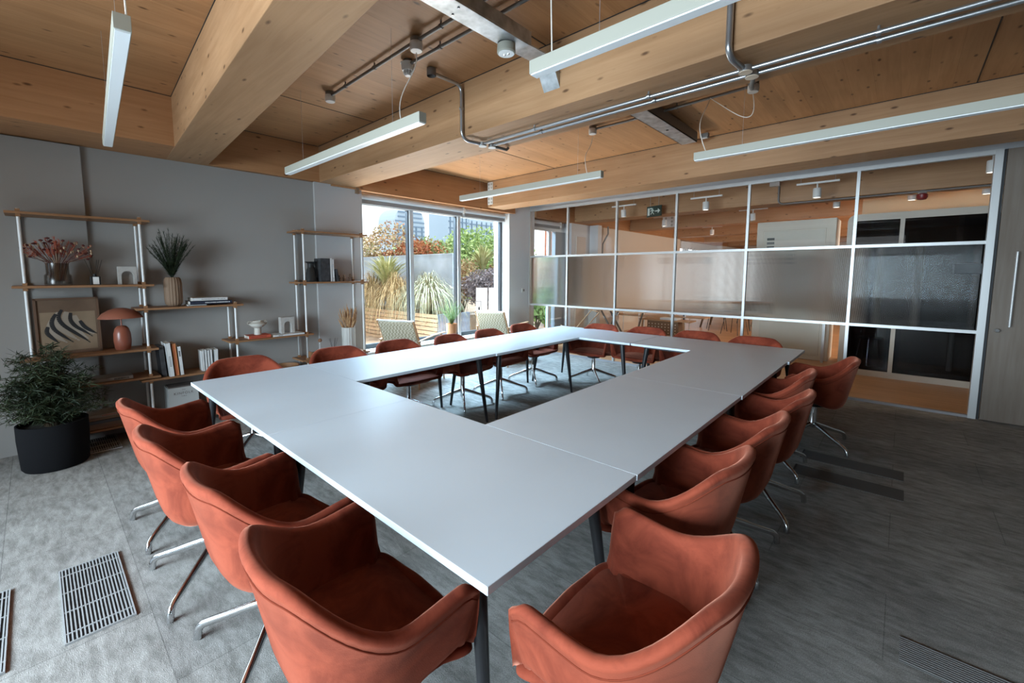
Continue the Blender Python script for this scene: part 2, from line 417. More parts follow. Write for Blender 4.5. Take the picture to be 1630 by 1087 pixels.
# edge beams along the window wall
struct('edge_beam_1', MB().box(-1.99, -0.98, -4.3, 0.26, SOF + 0.002, CEIL + 0.01), M['edge'])
struct('edge_beam_2', MB().box(-2.0, -1.535, 0.27, 1.95, SOF + 0.002, CEIL + 0.01), M['edge'])
struct('edge_beam_3', MB().box(-2.0, -1.535, 1.96, 5.62, SOF - 0.02, CEIL + 0.01), M['edge'])
struct('edge_beam_4', MB().box(-2.0, -1.56, 6.3, 22.0, SOF - 0.02, CEIL + 0.01), M['edge'])
struct('trim_5', MB().box(-1.60, -1.52, 2.30, 2.345, SOF - 0.075, SOF), mat('timber_stub', (0.2, 0.13, 0.08), 0.6))
# window wall with its opening 2.42..5.52 (camera room) and 6.30..7.66, 14.25..18.9 (next room)
def wallbox(name, y0, y1, z0=0.0, z1=SOF, x1=WX, m=None):
    return struct(name, MB().box(-2.0, x1, y0, y1, z0, z1), m or M['wall'])
wallbox('wall_left', -1.9, 1.74)
wallbox('wall_left_back', -4.3, -4.05)
wallbox('wall_left_under', -4.05, -1.9, 0, 0.5)
struct('wall_left_pier', MB().box(WX - 0.01, -1.565, -1.9, -0.405, 0, SOF - 0.012), M['wall'])
wallbox('wall_left_column', 1.74, 2.40, x1=-1.56, m=M['wall_column'])
wallbox('wall_left_return', 5.52, 6.30, m=M['wall_white'], z1=CEIL)
wallbox('wall_left_sill', 2.40, 5.52, 0, 0.42, m=M['wall_white'])
wallbox('wall_left_office', 7.66, 14.2, m=M['wall_white'], z1=SOF - 0.02)
wallbox('wall_left_parapet', 14.2, 18.95, 0, 0.06, m=M['wall_white'])
wallbox('wall_left_parapet_office', 6.30, 7.66, 0, 0.25, m=M['wall_white'])
wallbox('wall_left_far', 18.95, 22.3, m=M['wall_white'])
struct('wall_left_beige', MB().box(WX - 0.02, WX + 0.03, 8.9, 14.15, 0, SOF - 0.02), M['wall_warm'])
struct('wall_left_pilaster', MB().box(-1.7, -1.38, 8.45, 8.62, 0, SOF - 0.02), M['wall_white'])
struct('wall_left_panel', MB().box(WX - 0.01, WX + 0.035, 7.83, 8.2, 0, 2.42), M['wall_warm'])
struct('wall_office_end', MB().box(-2.0, 8.0, 22.1, 22.3, 0, CEIL), M['wall_warm'])
struct('wall_right', MB().box(7.8, 8.0, -4.3, PY, 0, CEIL), M['wall_dark'])
struct('wall_right_office', MB().box(7.8, 8.0, PY, 22.3, 0, CEIL), M['wall_warm'])
struct('sill_board', MB().box(-2.0, -1.50, 2.40, 5.52, 0.42, 0.455), M['sill'], bevel=0.004)
# wall behind the camera with its wide window
bk = MB(); bk.box(-2.0, 0.4, -4.4, -4.2, 0, CEIL); bk.box(4.0, 8.0, -4.4, -4.2, 0, CEIL); bk.box(0.4, 4.0, -4.4, -4.2, 0, 0.55); bk.box(0.4, 4.0, -4.4, -4.2, 2.75, CEIL)
struct('wall_back', bk, M['wall'])
# terrace window
w = struct('window_1', MB().box(GX - 0.03, GX + 0.03, 2.40, 5.52, 0.455, 0.52), M['black_frame'])
fr = MB(); fr.box(GX - 0.04, GX + 0.04, 2.40, 5.52, 2.56, 2.72); fr.box(GX - 0.03, GX + 0.03, 2.40, 2.45, 0.52, 2.56)
for y in (3.325, 4.335): fr.box(GX - 0.05, GX + 0.05, y + 0.02, y + 0.085, 0.455, 2.56)
struct('window_frame', fr, M['winframe'], w)
fr = MB()
for y in (3.325, 4.335): fr.box(GX - 0.045, GX + 0.02, y, y + 0.021, 0.52, 2.56)
fr.box(GX - 0.03, GX + 0.03, 5.475, 5.52, 0.52, 2.56); struct('window_gasket', fr, M['black_frame'], w)
for a, b_ in ((2.45, 3.33), (3.41, 4.34), (4.42, 5.475)):
    struct('window_pane', MB().box(GX - 0.006, GX + 0.006, a, b_, 0.52, 2.56), M['glass'], w)
# next room windows
w = struct('window_2', MB().box(GX - 0.03, GX + 0.03, 6.30, 7.66, 0.25, 0.30), M['winframe'])
fr = MB(); fr.box(GX - 0.03, GX + 0.03, 6.30, 7.66, 2.50, 2.71)
fr.box(GX - 0.03, GX + 0.03, 7.05, 7.15, 0.3, 2.5); struct('window_frame', fr, M['winframe'], w)
fr = MB(); fr.box(GX - 0.05, GX + 0.05, 7.28, 7.66, 0.3, 2.5); fr.box(GX - 0.03, GX + 0.03, 6.30, 6.52, 0.3, 2.5); struct('window_gasket', fr, mat('grey_frame', (0.22, 0.23, 0.24), 0.5), w)
struct('window_pane', MB().box(GX - 0.006, GX + 0.006, 6.52, 7.05, 0.3, 2.5), M['glass'], w)
w = struct('window_3', MB().box(GX - 0.03, GX + 0.03, 14.2, 18.95, 0.06, 0.12), M['winframe'])
fr = MB(); fr.box(GX - 0.03, GX + 0.03, 14.2, 18.95, 2.45, 2.73)
for i in range(6): fr.box(GX - 0.03, GX + 0.1, 14.2 + i * 0.93, 14.3 + i * 0.93, 0.12, 2.45)
struct('window_frame', fr, M['winframe'], w)
for wi, (xa, xb) in enumerate(((0.4, 4.0),)):
    w = struct('window_%d' % (4 + wi), MB().box(xa, xb, -4.33, -4.27, 0.55, 0.62), M['winframe'])
    fr = MB(); fr.box(xa, xb, -4.33, -4.27, 2.68, 2.75)
    for i in range(3): fr.box(xa + i * (xb - xa - 0.06) / 2, xa + 0.06 + i * (xb - xa - 0.06) / 2, -4.33, -4.27, 0.62, 2.68)
    struct('window_frame', fr, M['winframe'], w)
# bulkhead over the partition, cross walls of the next room
struct('wall_bulkhead', MB().box(-1.6, 8.0, PY, PY + 0.12, 2.855, CEIL), M['bulk'])
struct('wall_partition_right', MB().box(5.75, 8.0, PY, PY + 0.1, 0, 2.855), M['wall'])
struct('wall_office_pod', MB().box(3.36, 8.0, 9.3, 9.45, 0, CEIL), mat('cream_wall_warm_lit', (0.80, 0.56, 0.34), 0.8))  # cream wall, glow of the warm lamps put into its colour
# ------------------------------------------------------------------ glazed partition
pt = struct('glazed_partition', MB().box(-1.64, 4.585, PY - 0.02, PY + 0.04, 2.81, 2.86), M['alu'])
mx = [-0.70, 0.30, 1.315, 2.315, 3.49]
r_ = MB(); r_.box(-1.6, 4.58, PY - 0.012, PY + 0.035, 1.89, 1.925); r_.box(-1.6, 4.58, PY - 0.012, PY + 0.035, 0.93, 0.965)
struct('glazing_bar', r_, M['alu'], pt)
for x in mx: struct('mullion', MB().box(x - 0.016, x + 0.016, PY - 0.014, PY + 0.035, 0.03, 2.81), M['alu'], pt)
struct('mullion', MB().box(-1.62, -1.585, PY - 0.03, PY + 0.035, 0, 2.81), M['alu'], pt)
struct('mullion', MB().box(4.575, 4.635, PY - 0.03, PY + 0.06, 0, 2.86), M['alu'], pt)
struct('floor_track', MB().box(-1.6, 4.58, PY - 0.02, PY + 0.04, 0, 0.028), mat('threshold', (0.30, 0.29, 0.30), 0.5), pt)
xs = [-1.585] + mx + [4.575]
def fluted(x0, x1, z0, z1):
    mb = MB(); pitch = 0.009; n = int((x1 - x0) / pitch) * 8
    yf = PY + 0.004; yb = PY + 0.0105
    fn = lambda i: 0.0005 * math.cos(2 * PI * i / 8)
    f0 = []; f1 = []; b0 = []; b1 = []
    for i in range(n + 1):
        x = x0 + (x1 - x0) * i / n; y = yf - fn(i)
        f0.append(mb.b.verts.new((x, y, z0))); f1.append(mb.b.verts.new((x, y, z1)))
    b0 = [mb.b.verts.new((x0, yb, z0)), mb.b.verts.new((x1, yb, z0))]; b1 = [mb.b.verts.new((x0, yb, z1)), mb.b.verts.new((x1, yb, z1))]
    for i in range(n): mb.b.faces.new((f0[i], f0[i + 1], f1[i + 1], f1[i]))
    mb.b.faces.new((b0[1], b0[0], b1[0], b1[1])); mb.b.faces.new((f0[-1], b0[1], b1[1], f1[-1])); mb.b.faces.new((b0[0], f0[0], f1[0], b1[0]))
    mb.b.faces.new(f1 + [b1[1], b1[0]]); mb.b.faces.new(list(reversed(f0)) + [b0[0], b0[1]])
    return mb
flm = bpy.data.materials.new('fluted_glass'); flm.use_nodes = True; n_ = flm.node_tree.nodes; l_ = flm.node_tree.links; n_.clear()
o_ = n_.new('ShaderNodeOutputMaterial'); rf = n_.new('ShaderNodeBsdfRefraction'); gl = n_.new('ShaderNodeBsdfGlossy'); mx_ = n_.new('ShaderNodeMixShader')
rf.inputs['Color'].default_value = (0.94, 0.955, 0.95, 1); rf.inputs['Roughness'].default_value = 0.03; rf.inputs['IOR'].default_value = 1.45
gl.inputs['Roughness'].default_value = 0.15; mx_.inputs[0].default_value = 0.009
l_.new(rf.outputs[0], mx_.inputs[1]); l_.new(gl.outputs[0], mx_.inputs[2]); l_.new(mx_.outputs[0], o_.inputs[0])
for a, c in zip(xs[:-1], xs[1:]):
    a += 0.018; c -= 0.018
    struct('clear_pane', MB().box(a, c, PY + 0.002, PY + 0.010, 1.927, 2.81), M['glass'], pt)
    struct('clear_pane', MB().box(a, c, PY + 0.002, PY + 0.010, 0.03, 0.928), M['glass'], pt)
    o = struct('fluted_pane', fluted(a, c, 0.967, 1.888), flm, pt, smooth=True)
    o['label'] = 'vertically fluted glass panel'
# sliding door at the right with long pull handle
d = struct('door_1', MB().box(4.66, 5.72, PY - 0.05, PY - 0.005, 0.012, 2.845), M['door'])
h = MB(); h.tube([(4.79, PY - 0.115, 1.03), (4.79, PY - 0.115, 1.80)], 0.011, 12)
for z in (1.09, 1.74): h.tube([(4.79, PY - 0.115, z), (4.79, PY - 0.05, z)], 0.007, 8)
struct('door_handle', h, M['alu'], d, smooth=True)
struct('door_lock', MB().lathe([(0, 0), (0.021, 0), (0.021, 0.03), (0.016, 0.036), (0, 0.036)], 20, T(4.715, PY - 0.052, 0.985, rx=R(90))), M['chrome'], d, smooth=True)
struct('trim_6', MB().box(4.635, 4.658, PY - 0.012, PY + 0.01, 0, 2.85), M['black'])
# light switch on the white wall
sw = tag(MB().box(WX, WX + 0.010, 5.90, 5.985, 1.195, 1.28).build('light_switch', M['whiteplastic'], bevel=0.003), 'white light switch plate on the white wall left of the glass partition', 'switch')
MB().box(WX + 0.009, WX + 0.0125, 5.925, 5.95, 1.215, 1.26).build('rocker', M['steel'], sw)
MB().box(WX + 0.009, WX + 0.0125, 5.955, 5.972, 1.215, 1.26).build('rocker', M['black_frame'], sw)

# ------------------------------------------------------------------ roller blinds
def blind(y0, y1, x, z, label, stub=True):
    t = thing('roller_blind', (x, y0, z), label, 'blind', 'roller blinds under the edge beam')
    MB().tube([(0, 0, 0), (0, y1 - y0, 0)], 0.040, 16).build('blind_roll', mat('blind_fabric', (0.66, 0.67, 0.68), 0.7) if 'blind_fabric' not in bpy.data.materials else bpy.data.materials['blind_fabric'], t, smooth=True)
    MB().box(-0.012, 0.012, 0, y1 - y0, -0.095, -0.035).build('bottom_bar', mat('blind_bar', (0.25, 0.26, 0.27), 0.5) if 'blind_bar' not in bpy.data.materials else bpy.data.materials['blind_bar'], t)
    MB().box(-0.045, 0.045, y1 - y0, y1 - y0 + 0.012, -0.06, 0.05).build('bracket', M['whiteplastic'], t)
    return t
blind(2.42, 4.38, -1.68, 2.655, 'long rolled grey roller blind over the two left terrace window panes')
blind(4.43, 5.47, -1.68, 2.655, 'short rolled grey roller blind over the right terrace window pane')
blind(6.32, 7.30, -1.68, 2.645, 'rolled roller blind seen through the glass partition in the next office')

# ================================================================== tables
def table(name_loc, rz, label):
    t = thing('meeting_table', (*name_loc, 0), label, 'table', 'white tables set in a rectangle', rz)
    mb = MB().box(-0.7995, 0.7995, -0.4455, 0.4455, 0.714, 0.74)
    o = mb.build('tabletop', M['table'], t, bevel=0.0016)
    fr = MB()
    fr.box(-0.68, 0.68, -0.36, -0.32, 0.685, 0.7135); fr.box(-0.68, 0.68, 0.32, 0.36, 0.685, 0.7135)
    fr.box(-0.68, -0.64, -0.32, 0.32, 0.685, 0.7135); fr.box(0.64, 0.68, -0.32, 0.32, 0.685, 0.7135)
    fr.build('under_frame', M['blackmetal'], t)
    for sx in (-1, 1):
        for sy in (-1, 1):
            MB().tube([(sx * 0.645, sy * 0.335, 0.70), (sx * 0.735, sy * 0.375, 0.0)], [0.029, 0.0135], 16).build('leg', M['blackmetal'], t, smooth=True)
    return t
a, wd = 1.6, 0.893
D = 2 * a + 2 * wd - 0.012
tabs = [((0.5 * a, wd / 2), 0, 'white table at the left end of the side nearest the camera'),
        ((1.5 * a, wd / 2), 0, 'white table with its corner pointing at the camera'),
        ((wd / 2 + 0.004, wd + a / 2), 90, 'white table on the shelf side, nearer the camera'),
        ((wd / 2 + 0.014, wd + 1.5 * a), 90, 'white table on the window side, nearer the glass partition'),
        ((0.5 * a + 0.012, D - wd / 2), 0, 'white table at the far corner between window and glass partition'),
        ((1.5 * a + 0.025, D - wd / 2), 0, 'white table at the far right corner by the glass partition'),
        ((2 * a - wd / 2 + 0.004, wd + a / 2), 90, 'white table on the right side, next to the one at the camera corner'),
        ((2 * a - wd / 2 + 0.01, wd + 1.5 * a), 90, 'white table on the right side, farther from the camera')]
for (x, y), rz, lb in tabs:
    table((x, y), R(rz), lb)

# ================================================================== velvet tub chairs
def smooth(t): t = max(0, min(1, t)); return t * t * (3 - 2 * t)
def lerp(a, b, t): return a + (b - a) * t
def make_chair(label):
    t = thing('tub_chair', (0, 0, 0), label, 'chair', 'rust velvet tub chairs around the tables')
    phis = []
    for d in (list(range(-180, 181, 6))):
        phis.append(float(d))
    phis = sorted(set(phis + [s * x for s in (-1, 1) for x in (118, 121, 123, 124.5, 126, 127.5, 129, 131, 134)]))[:-1]
    nphi = len(phis)
    def plan(phi):
        """rim radius vector at angle phi (0 = back)"""
        a_ = R(phi); dx, dy = math.sin(a_), -math.cos(a_)
        ax = 0.340
        if dy < 0: e = 2.3; by = 0.308
        else: e = 7.0; by = 0.275
        r = (abs(dx / ax) ** e + abs(dy / by) ** e) ** (-1 / e)
        return dx * r, dy * r
    def H(phi):
        p = abs(phi)
        if p < 124.3:
            h = 0.815 - 0.002 * (p / 30) ** 2
            h = lerp(h, 0.655, smooth((p - 30) / 58))
            h += 0.022 * smooth((p - 88) / 34) - 0.03 * smooth((p - 118) / 6.3)
            return h
        return lerp(0.647, 0.452, smooth((p - 124.3) / 4.4))
    bottom = 0.385
    base_r = lambda phi: lerp(0.70, 0.87, smooth(abs(phi) / 85))
    def outer(phi, k):
        x, y = plan(phi); h = H(phi); p = abs(phi)
        # k: list of (rho, g)
        rho, g = k
        fr = smooth((p - 118) / 12)            # front: shallow lip instead of a wall
        if g <= 1:
            rr = lerp(rho, lerp(rho, 1, 0.15), fr)
            z = bottom + (h - bottom) * g
        return Vector((x * rr, y * rr, z))
    ks = [(0.0, 0), (0.25, 0), (0.45, 0.0), (0.58, 0.015), (0.665, 0.06), (0.72, 0.13), (0.775, 0.26), (0.84, 0.45), (0.905, 0.66), (0.955, 0.83), (0.985, 0.935)]
    th = 0.042
    def pt(i, j):
        phi = phis[i]; x, y = plan(phi); h = H(phi); fr = smooth((abs(phi) - 120) / 10)
        sc_ = 1 - 0.05 * smooth((abs(phi) - 124.6) / 3.5) * (1 - smooth((abs(phi) - 142) / 26)); x *= sc_; y *= sc_; L = math.hypot(x, y)
        if j < len(ks):
            p = abs(phi)
            up = smooth((p - 50) / 72) * (1 - fr)          # lower edge of the side rises towards the arm front
            rb = lerp(base_r(phi), 0.91, up); z0 = lerp(bottom, 0.468, up)
            if fr > 0:
                rb = lerp(rb, 0.84, fr); z0 = lerp(z0, 0.405 + 0.03 * (1 - smooth((p - 128) / 32)), fr)
            top = Vector((0.985, 0, h - 0.02 + 0.012 * fr))
            A = Vector((rb - 0.16, 0, z0)); Cc = Vector((rb, 0, z0)); B = Cc.lerp(top, 0.24)
            if j < 4:
                q = j / 4; r_ = (rb - 0.16) * q; zz = lerp(bottom, z0, q ** 2)
            elif j < 8:
                q = (j - 4) / 4; v_ = A * (1 - q) ** 2 + Cc * 2 * q * (1 - q) + B * q * q; r_, zz = v_.x, v_.z
            else:
                q = (j - 8) / 2; v_ = B.lerp(top, q); r_, zz = v_.x, v_.z
            return Vector((x * r_, y * r_, zz))
        j2 = j - len(ks)
        cap = [(1.0, -0.012), (1.0, 0.002), (0.75, 0.010), (0.4, 0.011), (0.08, 0.002), (0.0, -0.012)]
        if j2 < len(cap):
            f, dz = cap[j2]; rr = (L - th * (1 - f)) / L
            return Vector((x * rr, y * rr, h + dz - (0.008 * (1 - f) * fr)))
        j3 = j2 - len(cap)
        ib = base_r(phi) - 0.035
        ins = [(lerp(ib, 1, 0.87), 0.86), (lerp(ib, 1, 0.68), 0.66), (lerp(ib, 1, 0.47), 0.45), (lerp(ib, 1, 0.27), 0.26), (lerp(ib, 1, 0.11), 0.12), (ib - 0.03, 0.035), (0.5, 0.0), (0.3, 0.0), (0.0, 0.0)]
        rho, g = ins[j3]; seat = 0.438
        rin = (L - th) / L
        rr = rin * lerp(rho, min(1, rho * 1.02), 0)
        z = seat + (max(h - 0.012, seat + 0.002) - seat) * g
        return Vector((x * rr, y * rr, z))
    NJ = len(ks) + 6 + 9
    mb = MB(); mb.grid(pt, nphi, NJ, closeu=True)
    bmesh.ops.remove_doubles(mb.b, verts=mb.b.verts, dist=0.0004)
    o = mb.build('shell', M['velvet'], t, smooth=True, sharp=75)
    # seat pad: low rounded cushion following the bucket
    def pad(i, j):
        phi = phis[i]; x, y = plan(phi); L = math.hypot(x, y)
        prof = [(0.0, 0.472), (0.35, 0.472), (0.62, 0.469), (0.74, 0.464), (0.79, 0.455), (0.80, 0.443), (0.78, 0.436)]
        rho, z = prof[j]; fr = smooth((abs(phi) - 112) / 16); rho = rho * (base_r(phi) - 0.045) / 0.80 * lerp(1, 1.12, fr)
        z += -0.012 * fr * (rho > 0.7)
        return Vector((x * rho, y * rho, z))
    mb = MB(); mb.grid(pad, nphi, 7, closeu=True); bmesh.ops.remove_doubles(mb.b, verts=mb.b.verts, dist=0.0004)
    mb.build('seat', M['velvet'], t, smooth=True, sharp=75)
    # piping a little below the rim, on the outside
    pts = []
    for d in range(-124, 125, 4):
        x, y = plan(d); h = H(d); f = 0.978
        pts.append((x * f * 1.002, y * f * 1.002, h - 0.034))
    MB().tube(pts, 0.0026, 6).build('piping', M['velvet_seam'], t, smooth=True)
    # pedestal
    MB().lathe([(0, 0.36), (0.09, 0.36), (0.10, 0.372), (0.10, 0.388), (0, 0.388)], 24).build('seat_plate', M['blackmetal'], t, smooth=True)
    MB().lathe([(0, 0.145), (0.027, 0.145), (0.030, 0.155), (0.030, 0.195), (0.0255, 0.205), (0.0245, 0.362), (0, 0.362)], 24, wave=lambda a_: 0.05 * math.cos(8 * a_)).build('column', M['chrome'], t, smooth=True, sharp=60)
    for k in range(4):
        c, s_ = math.cos(R(45 + 90 * k)), math.sin(R(45 + 90 * k))
        prof = [(0.012, 0.178), (0.03, 0.175), (0.12, 0.145), (0.22, 0.108), (0.295, 0.083), (0.322, 0.073), (0.343, 0.058), (0.352, 0.035), (0.355, 0.004)]
        MB().tube([(r * c, r * s_, z) for r, z in prof], [0.018, 0.018, 0.0165, 0.015, 0.0142, 0.014, 0.014, 0.0145, 0.0145], 10, flat=(0.95, 1.2)).build('leg', M['chrome'], t, smooth=True, sharp=60)
    return t
chairs = [ # x, y, facing (deg, 0 = +y), base twist handled by whole yaw, label
    (0.70, -0.19, 1, 'rust velvet tub chair on the near side, farthest left beside the shelves'),
    (1.385, -0.20, -1, 'rust velvet tub chair second from the left on the near side'),
    (2.075, -0.14, 1, 'rust velvet tub chair third from the left on the near side'),
    (2.765, -0.14, -3, 'large foreground rust velvet tub chair just left of the table corner'),
    (3.43, 0.40, 92, 'large foreground rust velvet tub chair just right of the table corner'),
    (3.25, 1.18, 88, 'rust velvet tub chair on the right side, second from the table corner'),
    (3.27, 1.85, 90, 'rust velvet tub chair on the right side, third from the table corner'),
    (3.30, 2.52, 88, 'rust velvet tub chair on the right side, fourth from the table corner'),
    (3.22, 3.28, 92, 'rust velvet tub chair on the right side, fifth from the table corner'),
    (3.43, 4.13, 96, 'rust velvet tub chair pulled out at the far right, in front of the dark booth'),
    (-0.10, 0.45, -90, 'dark rust tub chair on the shelf side, nearest, in front of the white books'),
    (0.02, 1.28, -92, 'dark rust tub chair on the shelf side in front of the cork bottle'),
    (0.06, 1.97, -90, 'dark rust tub chair in front of the left woven armchair'),
    (0.168, 2.68, -84, 'dark rust tub chair in front of the copper plant pot'),
    (0.15, 3.37, -88, 'dark rust tub chair in front of the right woven armchair'),
    (0.067, 4.17, -90, 'dark rust tub chair in front of the white wall with the light switch'),
    (0.74, 4.74, 180, 'rust tub chair on the far side, leftmost along the glass partition'),
    (1.40, 4.82, 179, 'rust tub chair on the far side, second from the window'),
    (2.06, 4.86, 181, 'rust tub chair on the far side, third from the window'),
    (2.73, 4.80, 179, 'rust tub chair on the far side in front of the cream cabinet'),
]
proto = make_chair(chairs[0][3])
for i, (x, y, f, lb) in enumerate(chairs):
    o = proto if i == 0 else dup(proto, label=lb)
    o.location = (x, y, 0); o.rotation_euler = (0, 0, R(f))
# ================================================================== ceiling fittings
def linear_light(x0, x1, y, rz, label, cablex=None, wires=(0.35, 1.75), zb=2.50):
    L = x1 - x0
    t = thing('linear_pendant_light', (x0, y, zb), label, 'light', 'linear pendant lights', rz)
    mb = MB(); mb.box(0, L, -0.0275, 0.0275, 0.006, 0.066); mb.build('housing', M['lampbody'], t, bevel=0.0015)
    MB().box(0.006, L - 0.006, -0.0235, 0.0235, 0.0, 0.0075).build('diffuser', M['diffuser'], t)
    for w_ in wires:
        MB().tube([(w_, 0, 0.064), (w_, 0, CEIL - zb)], 0.0009, 5).build('suspension_wire', M['steel'], t)
    for xx in (0.004, L - 0.004):
        mb = MB()
        for yy in (-0.018, 0.018): mb.cyl(0.0022, -0.0025, 0.0025, 8, T(xx, yy, 0.05, ry=R(90)))
        mb.build('end_screw', M['steel'], t)
    return t
linear_light(-0.36, 1.72, -0.333, R(-3.9), 'white linear pendant light hanging above the shelves at the upper left')
linear_light(-0.34, 1.735, 0.935, 0, 'white linear pendant light in front of the middle timber beam')
linear_light(2.62, 4.70, 0.905, 0, 'large near white linear pendant light at the top centre')
linear_light(-0.26, 1.77, 3.06, 0, 'white linear pendant light hanging before the terrace window')
linear_light(2.635, 4.72, 3.04, 0, 'white linear pendant light parallel to the glass partition at the right')

def bez(p0, p1, p2, p3, n=14):
    p0, p1, p2, p3 = map(Vector, (p0, p1, p2, p3))
    return [p0 * (1 - t) ** 3 + 3 * p1 * t * (1 - t) ** 2 + 3 * p2 * t * t * (1 - t) + p3 * t ** 3 for t in [i / n for i in range(n + 1)]]
def cable(pts, label):
    return tag(MB().tube(pts, 0.0035, 7).build('lamp_cable', M['cable'], smooth=True), label, 'cable')
zt = 2.566
cable(bez((1.46, 1.10, 3.06), (1.50, 1.10, 2.9), (1.30, 1.02, 2.85), (1.50, 0.94, zt)), 'pale cable dropping to the pendant light in front of the middle beam')
cable([(2.73, 0.905, zt), (2.72, 0.91, 2.75), (2.70, 0.93, 2.95), (2.66, 0.95, 3.17)], 'pale cable above the large near pendant light at the top centre')
cable(bez((1.39, 3.50, 3.06), (1.40, 3.45, 2.85), (1.50, 3.10, 2.85), (1.60, 3.06, zt)), 'pale cable dropping to the pendant light before the terrace window')
cable(bez((2.95, 3.42, 3.06), (3.02, 3.42, 2.70), (2.78, 3.42, 2.98), (2.62, 3.40, 3.11), 18) + bez((2.62, 3.40, 3.11), (2.58, 3.38, 2.95), (2.60, 3.06, 2.85), (2.72, 3.04, zt), 10)[1:], 'pale cable looping down to the pendant light beside the glass partition')
cable([(1.71, -0.46, zt), (1.76, -0.47, 2.72), (1.86, -0.46, 2.95), (1.90, -0.45, 3.17)], 'white cable above the pendant light at the upper left')
def ceiling_rose(x, y, z, label, r=0.042, h=0.075):
    t = thing('ceiling_rose', (x, y, z), label, 'ceiling rose', 'white ceiling roses')
    MB().lathe([(0, 0), (r * 0.9, 0), (r * 1.02, 0.006), (r * 1.02, h * 0.72), (r, h * 0.75), (0, h * 0.75)], 20).build('cover', M['whiteplastic'], t, smooth=True)
    MB().cyl(r * 0.95, h * 0.75, h * 1.1, 20).build('backbox', M['darkconduit'], t, smooth=True)
    return t
ceiling_rose(0.16, 1.13, CEIL - 0.085, 'white ceiling rose at the left end of the dark conduit')
ceiling_rose(1.46, 1.10, CEIL - 0.10, 'white ceiling rose with a cable to the pendant before the middle beam')
ceiling_rose(1.39, 3.50, CEIL - 0.085, 'white ceiling rose left of the grey steel tray near the partition')
ceiling_rose(2.95, 3.42, CEIL - 0.095, 'white ceiling rose with the looping cable below the conduit junction')
# smoke detector
t = thing('smoke_detector', (1.14, 1.26, CEIL - 0.115), 'white smoke detector on the ceiling beside the dark conduit', 'smoke detector')
MB().lathe([(0, 0.0), (0.022, 0.0), (0.026, 0.006), (0.026, 0.012)], 24).build('sensor_cap', M['whiteplastic'], t, smooth=True)
mb = MB()
for k in range(10): mb.box(-0.003, 0.003, 0.026, 0.034, 0.012, 0.035, T(rz=R(36 * k)))
mb.build('sensor_cage', M['whiteplastic'], t)
MB().lathe([(0, 0.012), (0.022, 0.012), (0.024, 0.034), (0.042, 0.036), (0.048, 0.06), (0.050, 0.085), (0.054, 0.086), (0.054, 0.092), (0, 0.092)], 28).build('body', M['whiteplastic'], t, smooth=True)
MB().cyl(0.035, 0.092, 0.115, 20).build('backbox', M['darkconduit'], t)
# dark ceiling conduits
def conduit(name, pts, r, m, label, clips=(), group=None):
    t = thing(name, pts[0], label, 'conduit', group); P0 = Vector(pts[0])
    MB().tube([Vector(p) - P0 for p in pts], r, 10).build('pipe', m, t, smooth=True)
    for c in clips:
        c = Vector(c) - P0
        MB().lathe([(0, -0.009), (r * 1.35, -0.009), (r * 1.35, 0.009), (0, 0.009)], 12, T(c.x, c.y, c.z, ry=R(90))).build('clip', m, t, smooth=True)
        MB().cyl(0.006, 0, 0.05, 8, T(c.x, c.y, c.z)).build('clip_stud', m, t)
    return t
zc = CEIL - 0.035
conduit('ceiling_conduit', [(0.17, 1.13, zc), (1.46, 1.10, zc), (3.6, 1.10, zc)], 0.0125, M['darkconduit'], 'dark steel conduit along the ceiling through the upper white rose', [(0.45, 1.123, zc), (0.92, 1.112, zc), (1.72, 1.10, zc)], 'dark ceiling conduits')
conduit('ceiling_conduit', [(1.16, 1.26, zc), (3.6, 1.26, zc)], 0.0125, M['darkconduit'], 'dark steel conduit along the ceiling ending at the smoke detector', [(1.52, 1.26, zc), (2.5, 1.26, zc)], 'dark ceiling conduits')
conduit('ceiling_conduit', [(1.39, 3.50, zc), (1.80, 3.51, zc), (2.93, 3.44, zc)], 0.0125, M['darkconduit'], 'dark conduit on the ceiling between middle beam and glass partition', [(2.3, 3.48, zc)], 'dark ceiling conduits')
def arc(p, c, q, n=6):  # rounded corner between p..c..q
    p, c, q = map(Vector, (p, c, q)); return [(1 - t) ** 2 * p + 2 * t * (1 - t) * c + t * t * q for t in [i / n for i in range(n + 1)]]
# conduit dropping down the middle beam
zb = SOF - 0.03
pts = [(1.17, 1.48, zc)] + [(1.17, 1.68, zc)] + arc((1.17, 1.71, zc), (1.17, 1.775, zc), (1.17, 1.775, zc - 0.07)) + arc((1.17, 1.775, SOF + 0.05), (1.17, 1.775, zb), (1.18, 1.86, zb)) + [(1.20, 1.97, zb)]
conduit('conduit_drop', pts, 0.014, M['conduit'], 'steel conduit bending down the near face of the middle beam, left', [(1.17, 1.775, 2.95)], 'conduit drops on the middle beam')
t = thing('junction_box', (1.17, 1.46, CEIL - 0.06), 'open round dark junction box on the ceiling at the conduit end', 'junction box')
MB().lathe([(0.036, 0), (0.036, 0.055), (0, 0.055), (0, 0.05), (0.031, 0.05), (0.031, 0)], 20).build('box', M['darkconduit'], t, smooth=True)
pts = [(3.22, 1.775, 3.16), (3.22, 1.775, SOF + 0.04)] + arc((3.22, 1.775, SOF + 0.03), (3.22, 1.775, zb), (3.23, 1.86, zb)) + [(3.24, 1.97, zb)]
conduit('conduit_drop', pts, 0.017, M['conduit'], 'steel conduit bending down the near face of the middle beam, right', [(3.22, 1.775, 3.0)], 'conduit drops on the middle beam')
for k, (yy, lb) in enumerate(((1.985, 'upper one of the twin bright conduits under the middle beam'), (2.075, 'lower one of the twin bright conduits under the middle beam'))):
    conduit('beam_conduit', [(1.22, yy, zb), (7.6, yy + 0.04, zb)], 0.0115, M['conduit'], lb, [(1.78, yy, zb), (2.70, yy, zb), (3.80, yy + 0.02, zb)], 'twin bright conduits')
